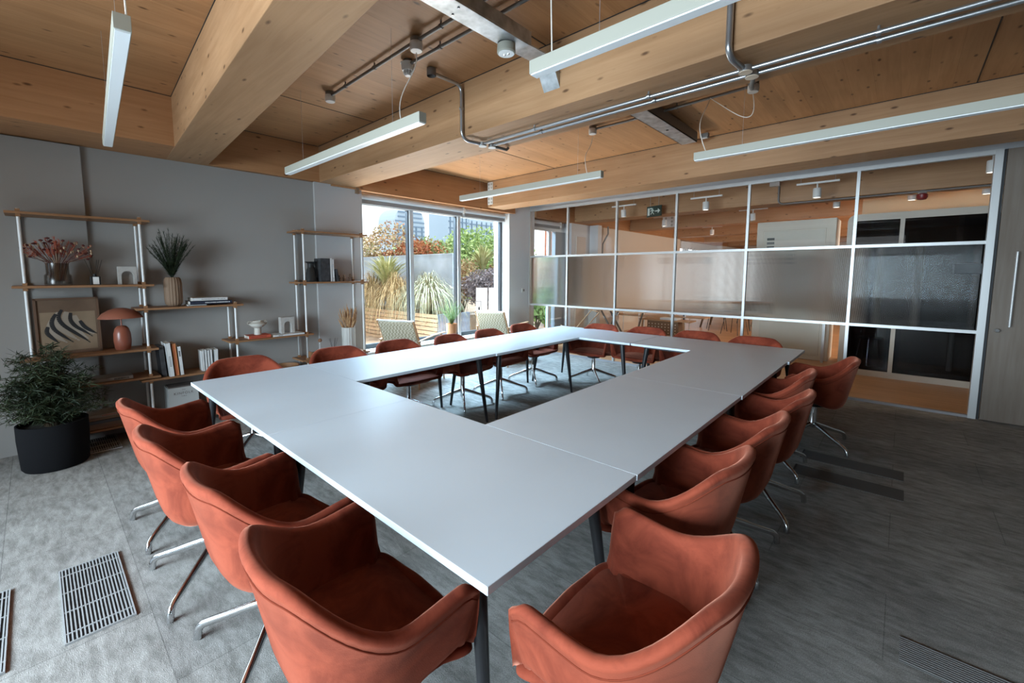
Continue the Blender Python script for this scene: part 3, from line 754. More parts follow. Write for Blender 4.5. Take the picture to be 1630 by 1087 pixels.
conduit('beam_conduit', [(1.22, 2.07, zb), (1.235, 2.15, zb), (1.24, 2.26, zb), (1.24, 2.285, zb + 0.02)], 0.013, M['darkconduit'], 'short dark conduit stub at the far edge of the middle beam', (), None)
def round_box(x, y, z, label, m=None):
    t = thing('conduit_box', (x, y, z), label, 'junction box', 'round conduit boxes under the middle beam')
    MB().cyl(0.033, 0, 0.03, 20).build('box', M['conduit'], t, smooth=True)
    MB().cyl(0.034, -0.004, 0.0, 20).build('cover', m or M['whiteplastic'], t, smooth=True)
    return t
ivory = mat('ivory_cover', (0.62, 0.50, 0.38), 0.5)
round_box(1.205, 1.99, zb - 0.017, 'round box with bright cover at the left start of the upper twin conduit')
round_box(1.235, 2.075, zb - 0.017, 'round box with bright cover at the left start of the lower twin conduit')
round_box(3.25, 1.99, zb - 0.017, 'round ivory box on the upper twin conduit below the right drop', ivory)
round_box(3.262, 2.078, zb - 0.017, 'round ivory box on the lower twin conduit below the right drop', ivory)
conduit('beam_conduit', [(3.27, 2.09, zb), (3.22, 2.25, zb)] + arc((3.215, 2.28, zb), (3.20, 2.36, zb), (3.18, 2.36, zb + 0.09)) + [(3.10, 2.9, zc), (2.96, 3.40, zc)], 0.013, M['darkconduit'], 'dark conduit leading from the ivory boxes to the looping cable rose', (), None)
# galvanised cable trays crossing the bays
t = thing('cable_tray', (2.03, 1.0, CEIL), 'wide galvanised steel tray with emergency light crossing the near ceiling bay', 'cable tray', 'galvanised cable trays')
mb = MB(); mb.box(0.0, 0.135, -0.53, 0.44, -0.178, -0.170); mb.box(0.130, 0.135, -0.53, 0.46, -0.170, -0.09)
mb.build('tray', M['steel'], t, bevel=0.002)
mb = MB(); mb.box(0.0, 0.135, 0, 0.30, -0.004, 0.004, T(0, 0.43, -0.172, rx=R(2))); mb.build('tray_joint', M['steel'], t)
mb = MB(); mb.box(0.0, 0.135, 0, 0.20, -0.004, 0.004, T(-0.02, 0.71, -0.165, rx=R(-58), rz=R(0)))
mb.box(0.128, 0.133, -0.05, 0.20, 0, 0.05, T(-0.02, 0.71, -0.165, rx=R(-58)))
mb.build('tray_bend', M['steel'], t)
mb = MB()
for (x, y) in ((0.03, -0.1), (0.10, -0.12), (0.03, 0.35)): mb.cyl(0.007, -0.183, -0.176, 10, T(x, y, 0))
mb.build('bolt', M['conduit'], t)
t = thing('emergency_light', (2.07, 1.33, CEIL - 0.235), 'round white emergency light fixed under the galvanised tray', 'light')
MB().lathe([(0, 0), (0.053, 0), (0.058, 0.006), (0.056, 0.052), (0, 0.057)], 32).build('body', M['lampbody'], t, smooth=True)
MB().lathe([(0, -0.002), (0.049, -0.002), (0.049, 0.001), (0, 0.001)], 32).build('lens', M['diffuser'], t)
mb = MB()
for (x, y) in ((-0.015, 0.0), (0.012, 0.006)): mb.lathe([(0, -0.008), (0.006, -0.006), (0.008, -0.001), (0, -0.001)], 10, T(x, y, 0))
mb.build('led', M['chrome'], t, smooth=True)
t = thing('cable_tray', (2.09, 3.80, CEIL), 'grey steel tray crossing the ceiling bay before the glass partition', 'cable tray', 'galvanised cable trays')
MB().box(-0.085, 0.085, -0.75, 0.62, -0.125, -0.117).build('tray', M['steel'], t)
MB().box(0.078, 0.085, -0.75, 0.62, -0.125, -0.02).build('tray_side', M['darkconduit'], t)
MB().box(-0.085, -0.078, -0.75, 0.62, -0.125, -0.02).build('tray_side', M['darkconduit'], t)
MB().box(-0.01, 0.012, -0.02, 0.0, -0.129, -0.124).build('tray_slot', M['black'], t)
t = thing('ceiling_socket', (2.22, 4.52, CEIL - 0.07), 'small grey socket box on the ceiling right of the steel tray', 'socket')
MB().box(-0.045, 0.045, -0.03, 0.03, 0.0, 0.05).build('box', M['darkconduit'], t, bevel=0.006)
MB().box(-0.03, 0.03, -0.02, 0.02, -0.004, 0.0).build('cover', M['whiteplastic'], t)
t = thing('beam_connector', (-1.385, 4.778, 2.96), 'white perforated steel connector plate on the end of the far beam', 'bracket')
MB().box(-0.06, 0.06, -0.006, 0.0, -0.19, 0.19).build('plate', M['whiteplastic'], t)
mb = MB()
for ix in (-0.03, 0.03):
    for iz in range(6): mb.lathe([(0, 0), (0.019, 0), (0.014, 0.004), (0, 0.004)], 12, T(ix, -0.006, -0.155 + iz * 0.062, rx=R(90)))
mb.build('bolt_caps', M['lampbody'], t)

# ================================================================== floor grilles and floor boxes
grm = mat('grille_metal', (0.30, 0.31, 0.31), 0.6)
def grille(x0, x1, y0, y1, label, nb=17, cross=4):
    t = thing('floor_grille', (x0, y0, 0), label, 'floor grille', 'floor air grilles')
    lx, ly = x1 - x0, y1 - y0
    MB().box(0, lx, 0, ly, 0.0005, 0.002).build('dark_recess', M['black'], t)
    f = MB(); f.box(-0.006, 0, -0.006, ly + 0.006, 0, 0.009); f.box(lx, lx + 0.006, -0.006, ly + 0.006, 0, 0.009); f.box(0, lx, -0.006, 0, 0, 0.009); f.box(0, lx, ly, ly + 0.006, 0, 0.009)
    f.build('frame', grm, t)
    g = MB()
    for i in range(nb):
        y = ly * (i + 0.5) / nb; g.box(0, lx, y - ly / nb * 0.2, y + ly / nb * 0.2, 0.003, 0.008)
    g.build('slats', grm, t)
    for i in range(cross):
        x = lx * (0.1 + 0.8 * i / (cross - 1)); MB().box(x - 0.003, x + 0.003, 0, ly, 0.002, 0.0085).build('cross_bar', grm, t)
    return t
grille(0.81, 1.46, -0.785, -0.56, 'metal floor grille beside the left row of chairs')
grille(0.81, 1.46, -1.19, -0.965, 'metal floor grille cut by the left edge of the photo')
grille(-1.62, -1.13, -0.53, -0.33, 'metal floor grille in shadow beside the big black plant pot', 13)
fb = mat('floor_box_lid', (0.085, 0.083, 0.078), 0.8)
for x0, y0, lb in ((3.41, 3.65, 'dark rectangular floor box lid nearest the glass partition on the right'), (3.41, 3.25, 'dark rectangular floor box lid under the far right chair foot')):
    t = thing('floor_box', (x0, y0, 0), lb, 'floor box', 'dark floor box lids')
    MB().box(0, 0.655, 0, 0.205, 0.0, 0.004).build('lid', fb, t)
    MB().box(0, 0.012, 0, 0.205, 0.003, 0.006).build('lid_edge', M['black'], t)
t = thing('floor_box', (4.05, 1.54, 0), 'ribbed dark floor access strip at the lower right corner', 'floor box')
MB().box(0, 0.66, 0, 0.17, 0, 0.003).build('lid', fb, t)
mb = MB()
for i in range(12): mb.box(0, 0.66, 0.006 + i * 0.0137, 0.012 + i * 0.0137, 0.003, 0.0055)
mb.build('ribs', mat('rib', (0.16, 0.155, 0.15), 0.7), t)

# ================================================================== shelving system
XF, XR = -1.30, -1.55
PYs = [-0.825, -0.06, 0.70, 1.46, 2.225]
def shelf_unit(ya, yb, boards, ztop, label, posts='both'):
    t = thing('shelf_unit', (0, ya, 0), label, 'shelf', 'oak and white post shelving')
    L = yb - ya
    for x in (XF, XR):
        for y in ([0, L] if posts == 'both' else [L]):
            zt_ = ztop
            MB().cyl(0.0105, 0, zt_, 14, T(x, y, 0)).build('post', M['post'], t, smooth=True)
    for z in boards:
        b = MB().box(XR - 0.03, XF + 0.03, -0.075, L + 0.075, z - 0.02, z).build('board', M['oak'], t, bevel=0.002)
        for x in (XF, XR):
            for y in (0, L):
                MB().box(x - 0.016, x + 0.016, y - 0.014, y + 0.014, z - 0.042, z + 0.022).build('peg', M['oak'], b)
    return t
shelf_unit(PYs[0], PYs[1], [2.075, 1.472, 0.857, 0.585, 0.16], 2.10, 'tall left bay of oak shelving holding dried flowers and striped picture')
shelf_unit(PYs[1], PYs[2], [1.245, 0.555, 0.10], 1.27, 'second bay of oak shelving holding ribbed vase and upright books', 'right')
shelf_unit(PYs[2], PYs[3], [0.845, 0.33], 0.87, 'low third bay of oak shelving with ceramic bowl and arch', 'none' if False else 'right')
# rightmost bay: its posts at 1.46 belong to it
t4 = shelf_unit(PYs[3] + 0.0, PYs[4], [2.085, 1.472, 0.525], 2.11, 'tall right bay of oak shelving beside the terrace window', 'both')
random.seed(7)
# ================================================================== things on the shelves
def item(name, x, y, z, label, cat, group=None, rz=0): return thing(name, (x, y, z), label, cat, group, rz)
XI = -1.40
# --- bay A top: glass vase with dried flowers
vg = glass_mat('vase_glass', 0.05, (0.72, 0.69, 0.66), 0.25)
t = item('glass_vase', XI, -0.625, 1.473, 'clear stepped glass vase holding the dried flowers', 'vase')
MB().lathe([(0, 0), (0.085, 0), (0.088, 0.01), (0.086, 0.085), (0.074, 0.10), (0.072, 0.19), (0.069, 0.19), (0.069, 0.1), (0.08, 0.08), (0.08, 0.012), (0, 0.012)], 28).build('vase_body', vg, t, smooth=True)
t = item('dried_flowers', XI, -0.625, 1.49, 'bunch of red and beige dried flowers in the clear glass vase', 'flowers')
cols = {'red': mat('dried_red', (0.42, 0.09, 0.05), 0.9), 'dark': mat('dried_dark', (0.10, 0.018, 0.015), 0.9), 'beige': mat('dried_beige', (0.42, 0.30, 0.19), 0.9)}
stems = MB(); feath = MB(); dk = MB(); bg_ = MB(); bgs = MB()
for i in range(96):
    yy = random.uniform(-0.21, 0.235); xx = random.uniform(-0.07, 0.07); hh = random.uniform(0.26, 0.385) - abs(yy) * 0.25
    b0 = Vector((xx * 0.25, yy * 0.22 - 0.01, 0.02)); mid = Vector((xx * 0.5, yy * 0.33, 0.18)); tip = Vector((xx, yy, hh))
    (stems if i % 3 else bgs).tube([b0, mid, tip], 0.0012, 4)
    if i % 3 == 0:
        for k in range(60):
            p = mid.lerp(tip, random.uniform(0.45, 1.05)); q = p + Vector((random.uniform(-.02, .02), random.uniform(-.02, .02), random.uniform(0.005, .03)))
            feath.tri(p, p + Vector((0, .003, .002)), q)
    elif i % 3 == 1:
        dk.lathe([(0, -0.012), (0.010, -0.006), (0.012, 0.003), (0, 0.009)], 7, T(*tip))
    else:
        bg_.lathe([(0, -0.01), (0.007, 0), (0.008, 0.01), (0, 0.018)], 6, T(*tip))
for (yy, zz, s) in ((-0.195, 0.285, 1), (-0.125, 0.325, .9), (-0.045, 0.375, .8), (-0.085, 0.355, .7)):
    dk.lathe([(0, 0), (0.019 * s, 0.004), (0.021 * s, 0.012), (0, 0.018)], 10, T(0.03, yy, zz))
    stems.tube([(0, 0, 0.02), (0.02, yy * .4, 0.18), (0.03, yy, zz)], 0.0012, 4)
stems.build('stems', cols['dark'], t); bgs.build('pale_stems', cols['beige'], t); feath.build('red_plumes', cols['red'], t, recalc=False); dk.build('flower_heads', cols['dark'], t, smooth=True); bg_.build('seed_heads', cols['beige'], t, smooth=True)
# --- reed diffusers
def diffuser(x, y, z, s, label, body=None):
    t = item('reed_diffuser', x, y, z, label, 'diffuser')
    MB().box(-0.03 * s, 0.03 * s, -0.035 * s, 0.035 * s, 0, 0.075 * s).build('bottle', body or M['black'], t, bevel=0.004)
    MB().cyl(0.013 * s, 0.075 * s, 0.097 * s, 14).build('neck', M['black'], t, smooth=True)
    MB().box(0.03 * s, 0.0312 * s, -0.017 * s, 0.024 * s, 0.005 * s, 0.07 * s).build('paper_label', M['white'], t)
    mb = MB()
    for (dx, dy) in ((0.01, -0.06), (-0.02, -0.03), (0.01, 0.02), (0.0, 0.035), (0.02, 0.055)): mb.tube([(0, 0, 0.02), (dx * s, dy * s, 0.225 * s)], 0.0018, 5)
    mb.build('reeds', M['black'], t)
    return t
diffuser(XI, -0.39, 1.473, 1.0, 'black reed diffuser with pale label beside the dried flowers')
def arch(name, x, y, z, w, h, d, hole_w, hole_h, m, label):
    t = item(name, x, y, z, label, 'ornament')
    n = 14; mb = MB(); o = [(-w / 2, 0), (-w / 2, h), (w / 2, h), (w / 2, 0)]
    inner = [(hole_w / 2, 0)] + [(hole_w / 2 * math.cos(PI * i / n), hole_h - hole_w / 2 + hole_w / 2 * math.sin(PI * i / n)) for i in range(n + 1)] + [(-hole_w / 2, 0)]
    outer_ = [(w / 2, 0)] + [(w / 2, h * 0.6)] + [(w / 2 - w * (i / (n - 2)), h) for i in range(n - 1)] + [(-w / 2, h * 0.6), (-w / 2, 0)]
    N = min(len(inner), len(outer_))
    for xx in (-d / 2, d / 2):
        for i in range(N - 1):
            mb.quad((xx, *outer_[i]), (xx, *outer_[i + 1]), (xx, *inner[i + 1]), (xx, *inner[i]))
    for i in range(N - 1):
        mb.quad((-d / 2, *outer_[i]), (-d / 2, *outer_[i + 1]), (d / 2, *outer_[i + 1]), (d / 2, *outer_[i]))
        mb.quad((-d / 2, *inner[i]), (-d / 2, *inner[i + 1]), (d / 2, *inner[i + 1]), (d / 2, *inner[i]))
    bmesh.ops.remove_doubles(mb.b, verts=mb.b.verts, dist=0.0003)
    mb.build('arch_block', m, t); return t
stone = mat('grey_ceramic', (0.42, 0.40, 0.37), 0.85, noise=0.08, nscale=30)
t = arch('arch_ornament', XI, -0.165, 1.473, 0.135, 0.165, 0.07, 0.09, 0.125, stone, 'small grey arch ornament on the top shelf right of the diffuser')
MB().box(-0.034, -0.028, -0.045, 0.045, 0, 0.115).build('arch_back', stone, t)
# --- striped picture leaning
t = item('framed_picture', -1.47, -0.585, 0.858, 'framed picture of black wavy stripes on cream leaning on the shelf', 'picture'); t.rotation_euler = (0, R(-5), 0)
fw, fh = 0.42, 0.50
fr = MB(); fr.box(-0.012, 0.012, -fw / 2, -fw / 2 + 0.018, 0, fh); fr.box(-0.012, 0.012, fw / 2 - 0.018, fw / 2, 0, fh); fr.box(-0.012, 0.012, -fw / 2, fw / 2, 0, 0.018); fr.box(-0.012, 0.012, -fw / 2, fw / 2, fh - 0.018, fh)
fr.build('frame', mat('picture_frame', (0.13, 0.07, 0.04), 0.6), t)
MB().box(-0.004, 0.002, -fw / 2 + 0.01, fw / 2 - 0.01, 0.01, fh - 0.01).build('paper', mat('tan_paper', (0.15, 0.095, 0.06), 0.9, noise=0.1, nscale=10), t)
MB().box(0.002, 0.0026, -fw / 2 + 0.035, fw / 2 - 0.03, 0.03, 0.375).build('cream_field', mat('cream_paper', (0.25, 0.18, 0.115), 0.9, noise=0.06, nscale=12), t)
def ribbon(mb, pts, w_, x):
    P = [Vector((x, p[0], p[1])) for p in pts]; n = 22
    def cr(t_):
        t_ *= len(P) - 1; i = min(int(t_), len(P) - 2); f = t_ - i
        p0 = P[max(i - 1, 0)]; p1 = P[i]; p2 = P[i + 1]; p3 = P[min(i + 2, len(P) - 1)]
        return 0.5 * ((2 * p1) + (p2 - p0) * f + (2 * p0 - 5 * p1 + 4 * p2 - p3) * f * f + (3 * p1 - p0 - 3 * p2 + p3) * f ** 3)
    for i in range(n):
        a_, b_ = cr(i / n), cr((i + 1) / n); d_ = (b_ - a_).normalized(); s_ = Vector((0, -d_.z, d_.y))
        wa = w_ * math.sin(PI * min(1, max(0.08, i / n + 0.12))) ** 0.4; wb = w_ * math.sin(PI * min(0.97, max(0.08, (i + 1) / n + 0.12 * (i < n - 2)))) ** 0.4
        mb.quad(a_ - s_ * wa, a_ + s_ * wa, b_ + s_ * wb, b_ - s_ * wb)
whit = MB(); blk = MB()
strp = [[(-0.035, 0.395), (-0.06, 0.33), (-0.035, 0.26), (0.03, 0.19), (0.09, 0.13), (0.13, 0.085)],
        [(-0.075, 0.36), (-0.105, 0.29), (-0.09, 0.22), (-0.03, 0.15), (0.02, 0.10)],
        [(0.02, 0.365), (0.015, 0.30), (0.045, 0.24), (0.10, 0.19), (0.15, 0.14)],
        [(-0.13, 0.25), (-0.14, 0.20), (-0.11, 0.15), (-0.07, 0.10)],
        [(0.075, 0.29), (0.10, 0.235), (0.14, 0.195), (0.18, 0.165)]]
for s_ in strp: ribbon(blk, s_, 0.015, 0.0040)
for s_ in ([(-0.055, 0.37), (-0.085, 0.31), (-0.06, 0.24), (0.0, 0.17), (0.06, 0.11)], [(-0.005, 0.375), (-0.02, 0.31), (0.01, 0.24), (0.07, 0.18), (0.12, 0.12)], [(0.04, 0.34), (0.06, 0.27), (0.11, 0.21), (0.16, 0.16)], [(-0.10, 0.31), (-0.12, 0.23), (-0.08, 0.16), (-0.02, 0.10)]):
    ribbon(whit, s_, 0.022, 0.0033)
whit.build('pale_stripes', mat('pale_paint', (0.34, 0.29, 0.23), 0.9), t, recalc=False); blk.build('black_stripes', M['black'], t, recalc=False)
# --- rust table lamp
rust = mat('rust_glazed', (0.28, 0.085, 0.05), 0.3); t = item('table_lamp', XI, -0.235, 0.858, 'rust coloured mushroom table lamp on the shelf beside the picture', 'lamp')
MB().lathe([(0, 0), (0.052, 0), (0.058, 0.01), (0.066, 0.08), (0.064, 0.15), (0.052, 0.20), (0.035, 0.222), (0.012, 0.228), (0, 0.228)], 30).build('lamp_base', rust, t, smooth=True)
MB().cyl(0.006, 0.228, 0.31, 12).build('lamp_stem', rust, t, smooth=True)
MB().lathe([(0, 0.395), (0.04, 0.392), (0.09, 0.375), (0.135, 0.345), (0.165, 0.305), (0.167, 0.300), (0.160, 0.302), (0.13, 0.338), (0.08, 0.365), (0, 0.382)], 36).build('lamp_shade', mat('rust_shade', (0.29, 0.10, 0.06), 0.5), t, smooth=True, sharp=80)
# --- books
pages = mat('book_pages', (0.66, 0.63, 0.56), 0.9)
def book_flat(x, y, z, L, D_, h, cover, label, group, rz=0, marks=None, ink=None):
    """lying book: spine along local y facing +x"""
    t = item('book', x, y, z, label, 'book', group, rz)
    mb = MB(); mb.box(-D_ / 2, D_ / 2, -L / 2, L / 2, 0, 0.0022); mb.box(-D_ / 2, D_ / 2, -L / 2, L / 2, h - 0.0022, h); mb.box(D_ / 2 - 0.0025, D_ / 2, -L / 2, L / 2, 0, h)
    mb.build('cover', cover, t)
    MB().box(-D_ / 2 + 0.004, D_ / 2 - 0.0026, -L / 2 + 0.003, L / 2 - 0.003, 0.0022, h - 0.0022).build('pages', pages, t)
    if marks:
        mb = MB(); y0 = -L / 2 + L * marks[0]; y1 = -L / 2 + L * marks[1]; n = max(4, int((y1 - y0) / 0.011))
        rr = random.Random(int(x * 1000 + y * 777))
        for i in range(n):
            a_ = y0 + (y1 - y0) * i / n; w_ = (y1 - y0) / n * rr.uniform(0.45, 0.8); mb.box(D_ / 2, D_ / 2 + 0.0004, a_, a_ + w_, h * 0.34, h * 0.66)
        mb.build('spine_print', ink or M['black'], t)
    return t
def book_up(x, y, z, th, D_, H_, cover, label, group, lean=0, marks=None, ink=None):
    t = item('book', x, y, z, label, 'book', group); t.rotation_euler = (R(lean), 0, 0)
    mb = MB(); mb.box(-D_ / 2, D_ / 2, -th / 2, -th / 2 + 0.002, 0, H_); mb.box(-D_ / 2, D_ / 2, th / 2 - 0.002, th / 2, 0, H_); mb.box(D_ / 2 - 0.0025, D_ / 2, -th / 2, th / 2, 0, H_)
    mb.build('cover', cover, t)
    MB().box(-D_ / 2 + 0.004, D_ / 2 - 0.0026, -th / 2 + 0.002, th / 2 - 0.002, 0.003, H_ - 0.003).build('pages', pages, t)
    if marks:
        mb = MB()
        for (a_, b_, q) in marks:
            n = max(2, int((b_ - a_) * H_ / 0.012))
            for i in range(n):
                z0 = (a_ + (b_ - a_) * i / n) * H_; mb.box(D_ / 2, D_ / 2 + 0.0004, -th * q, th * q, z0, z0 + (b_ - a_) * H_ / n * 0.68)
        mb.build('spine_print', ink or M['black'], t)
    return t
cw = mat('white_cover', (0.66, 0.67, 0.66), 0.6); cn = mat('navy_cover', (0.018, 0.024, 0.045), 0.5); co = mat('orange_cover', (0.50, 0.19, 0.07), 0.6); cr_ = mat('red_cover', (0.50, 0.09, 0.045), 0.6); cg = mat('grey_cover', (0.30, 0.30, 0.30), 0.7); cb = mat('charcoal_cover', (0.035, 0.035, 0.037), 0.6, noise=0.5, nscale=20)
book_flat(XI - 0.01, -0.34, 0.586, 0.30, 0.21, 0.032, cg, 'thin grey book lying on the lower left shelf behind the plant', None, 0, (0.55, 0.9))
# --- bay B top
t = item('ribbed_vase', -1.39, 0.18, 1.246, 'brown vertically ribbed vase holding dark evergreen sprigs', 'vase')
MB().lathe([(0, 0), (0.045, 0), (0.068, 0.025), (0.073, 0.07), (0.073, 0.23), (0.066, 0.275), (0.055, 0.29), (0.045, 0.285), (0.045, 0.2), (0, 0.2)], 96, wave=lambda a_: 0.075 * abs(math.cos(a_ * 9)) - 0.03).build('vase_body', mat('brown_ribbed_ceramic', (0.21, 0.135, 0.085), 0.7), t, smooth=True, sharp=50)
def sprigs(name, x, y, z, n, hmax, spread, m, label, cat='plant', needle=0.03, seed=1, dens=60, group=None):
    rr = random.Random(seed); t = item(name, x, y, z, label, cat, group); st = MB(); nd = MB()
    for i in range(n):
        a_ = rr.uniform(0, 2 * PI); q = rr.uniform(0.15, 1) ** 0.7; h = hmax * rr.uniform(0.72, 1.0) * (1 - 0.35 * q * q)
        tip = Vector((math.cos(a_) * spread * q, math.sin(a_) * spread * q, h)); mid = Vector((tip.x * 0.35, tip.y * 0.35, h * 0.5))
        pts = bez((0, 0, 0), (tip.x * .1, tip.y * .1, h * .3), mid, tip, 8); st.tube(pts, 0.0016, 4)
        for k in range(dens):
            f = rr.uniform(0.18, 1.0); idx = min(int(f * 8), 7); p = pts[idx].lerp(pts[idx + 1], f * 8 - idx)
            d_ = (pts[idx + 1] - pts[idx]).normalized(); off = Vector((rr.uniform(-1, 1), rr.uniform(-1, 1), rr.uniform(-0.4, 0.8))).normalized()
            q_ = p + (off * 0.7 + d_ * 0.8).normalized() * needle * rr.uniform(0.6, 1.1) * (1.2 - 0.5 * f); s_ = off.cross(d_).normalized() * 0.0016
            nd.tri(p - s_, p + s_, q_)
    st.build('stems', m, t); nd.build('needles', m, t, recalc=False); return t
dg = leaf_mat('dark_evergreen', (0.010, 0.016, 0.008), (0.035, 0.05, 0.022), scale=30)
sprigs('evergreen_sprigs', -1.39, 0.18, 1.50, 60, 0.54, 0.20, dg, 'dark evergreen sprigs standing in the brown ribbed vase', needle=0.055, seed=3, dens=130)
book_flat(-1.39, 0.475, 1.246, 0.16, 0.17, 0.012, cw, 'thin white booklet at the bottom of the stack of three', 'flat stack of books on the second bay', 0, None).location.y = 0.36
book_flat(-1.39, 0.48, 1.2585, 0.375, 0.22, 0.034, cn, 'thick navy book in the middle of the stack beside the ribbed vase', 'flat stack of books on the second bay', 0, (0.35, 0.95), cw)
book_flat(-1.40, 0.475, 1.293, 0.315, 0.20, 0.032, cw, 'white book on top of the stack beside the ribbed vase', 'flat stack of books on the second bay', 0, (0.25, 0.95), cg)
# --- bay B lower
gB = 'upright books in the second bay'
t = item('document_binder', -1.42, 0.052, 0.556, 'black marbled binder leaning at the left of the upright books', 'binder', gB)
MB().box(-0.11, 0.11, -0.018, 0.018, 0, 0.305).build('binder_case', cb, t, bevel=0.002); t.rotation_euler = (R(3), 0, 0)
book_up(-1.38, 0.105, 0.556, 0.038, 0.22, 0.335, cw, 'tall white book with grey spine print beside the black binder', gB, 3.5, [(0.30, 0.62, 0.22)], cg)
book_up(-1.39, 0.149, 0.556, 0.038, 0.21, 0.325, co, 'tall orange book between two white books', gB, 3.2, [(0.05, 0.95, 0.12)], cr_)
book_up(-1.39, 0.190, 0.556, 0.030, 0.20, 0.290, cw, 'shorter white book right of the orange book', gB, 3, [(0.66, 0.86, 0.22)], M['black'])
for i in range(4):
    book_up(-1.40, 0.385 + i * 0.0245, 0.556, 0.021, 0.15, 0.213 + 0.004 * (i % 2), cw, ['slim white book, leftmost of the plain white row', 'slim white book, second in the plain white row', 'slim white book, third in the plain white row', 'slim white book, last before the gap in the white row'][i], 'plain white books', 0.8)
book_up(-1.40, 0.500, 0.556, 0.035, 0.15, 0.215, cw, 'thicker white book standing right of the gap in the white row', 'plain white books', -1)
t = item('white_carton', -1.36, 0.185, 0.101, 'white carton with printed lettering on the bottom shelf', 'box')
MB().box(-0.10, 0.10, -0.125, 0.125, 0, 0.335).build('carton_body', mat('carton', (0.40, 0.41, 0.40), 0.8), t, bevel=0.001)
MB().box(-0.09, 0.085, -0.115, 0.115, 0.335, 0.345).build('carton_contents', mat('carton_inside', (0.09, 0.08, 0.075), 0.9), t)
ink = mat('brown_ink', (0.10, 0.08, 0.07), 0.8)
for s_, z_, sz in (('KINFOLK', 0.275, 0.034), ('THE', 0.31, 0.014), ('TABLE', 0.245, 0.014)):
    text_mesh('lettering', s_, sz, ink, t, (0.1005, 0.0, z_), (R(90), 0, R(90)), spacing=1.25)
# --- bay A bottom: magazines
gM = 'magazine pile on the bottom left shelf'
mm = [mat('mag_a', (0.30, 0.19, 0.13), 0.7), mat('mag_b', (0.26, 0.15, 0.10), 0.7), mat('mag_c', (0.10, 0.11, 0.13), 0.7), mat('mag_d', (0.24, 0.16, 0.12), 0.7), mat('mag_e', (0.36, 0.30, 0.24), 0.7)]
for i, (lb, m_) in enumerate((('brown magazine at the very bottom of the pile under the shelves', mm[1]), ('tan magazine second from the bottom of the pile', mm[3]), ('dark blue magazine in the middle of the pile', mm[2]), ('brown magazine under the pale top magazine', mm[0]), ('pale magazine with red lettering on top of the pile', mm[4]))):
    book_flat(-1.40 + 0.004 * (i % 3), -0.38 + 0.008 * ((i * 2) % 3 - 1), 0.161 + i * 0.0275, 0.30, 0.22, 0.027, m_, lb, gM, 0, (0.3, 0.75) if i == 4 else None, cr_)
# --- bay C
t = book_flat(-1.37, 0.93, 0.846, 0.23, 0.17, 0.036, cr_, 'red book under the cream ceramic bowl', None, 0, (0.1, 0.8), mat('ink_dark_red', (0.2, 0.03, 0.02), 0.7))
cer = mat('cream_ceramic', (0.55, 0.53, 0.47), 0.55)
t = item('ceramic_bowl', -1.37, 0.935, 0.883, 'cream footed ceramic bowl with two small handles on the red book', 'bowl')
MB().lathe([(0, 0), (0.038, 0), (0.036, 0.03), (0.035, 0.075), (0.06, 0.09), (0.088, 0.115), (0.088, 0.125), (0.062, 0.14), (0.05, 0.15), (0.05, 0.157), (0.042, 0.157), (0.042, 0.14), (0, 0.13)], 30).build('bowl_body', cer, t, smooth=True, sharp=50)
for s_ in (-1, 1): MB().tube([(0, s_ * (0.085 + 0.018 * math.sin(PI * k / 8)), 0.118 + 0.035 * k / 8 - 0.0) for k in range(9)] + [(0, s_ * 0.055, 0.148)], 0.006, 8).build('handle', cer, t, smooth=True)
book_flat(-1.37, 1.245, 0.846, 0.35, 0.20, 0.022, cw, 'thin white book lying under the second grey arch', None, 0, (0.15, 0.3), M['black'])
arch('arch_ornament', -1.37, 1.255, 0.869, 0.155, 0.19, 0.075, 0.085, 0.14, stone, 'tall grey arch ornament standing on the white book')
t = item('wooden_bowl', -1.38, 1.22, 0.331, 'pale wooden bowl just visible above the table edge on low shelf', 'bowl')
MB().lathe([(0, 0), (0.06, 0), (0.12, 0.06), (0.15, 0.12), (0.155, 0.15), (0.145, 0.15), (0.11, 0.06), (0, 0.02)], 30).build('bowl_body', M['oak'], t, smooth=True)
# --- bay D upper
t = item('black_jug', XI, 1.585, 1.473, 'black stepped jug with wide rim on the window side shelf', 'jug')
bm_ = mat('black_stoneware', (0.02, 0.021, 0.02), 0.55)
MB().lathe([(0, 0), (0.064, 0), (0.064, 0.055), (0.061, 0.06), (0.061, 0.11), (0.055, 0.12), (0.052, 0.15), (0.042, 0.165), (0.038, 0.19), (0.04, 0.222), (0.066, 0.243), (0.066, 0.247), (0.036, 0.235), (0, 0.22)], 28).build('jug_body', bm_, t, smooth=True, sharp=35)
MB().tube([(0, 0.06, 0.04), (0, 0.075, 0.05), (0, 0.07, 0.03)], 0.008, 8).build('jug_knob', bm_, t, smooth=True)
gD = 'books on the window side shelf'
book_up(-1.39, 1.725, 1.473, 0.115, 0.19, 0.288, cb, 'thick black book with photo cover beside the black jug', gD, 0)
book_up(-1.39, 1.797, 1.473, 0.024, 0.19, 0.292, cw, 'white book against the thick black one', gD, 0.3)
book_up(-1.39, 1.826, 1.473, 0.026, 0.19, 0.278, cw, 'grey white book with faint spine print', gD, 1.0, [(0.1, 0.2, 0.2), (0.5, 0.8, 0.1)], cg)
book_up(-1.41, 1.858, 1.473, 0.018, 0.16, 0.235, mat('taupe_cover', (0.40, 0.36, 0.31), 0.7), 'taupe book leaning behind the small black book', gD, 9)
book_up(-1.36, 1.882, 1.473, 0.032, 0.14, 0.155, cb, 'small black patterned book leaning at the row end', gD, 8)
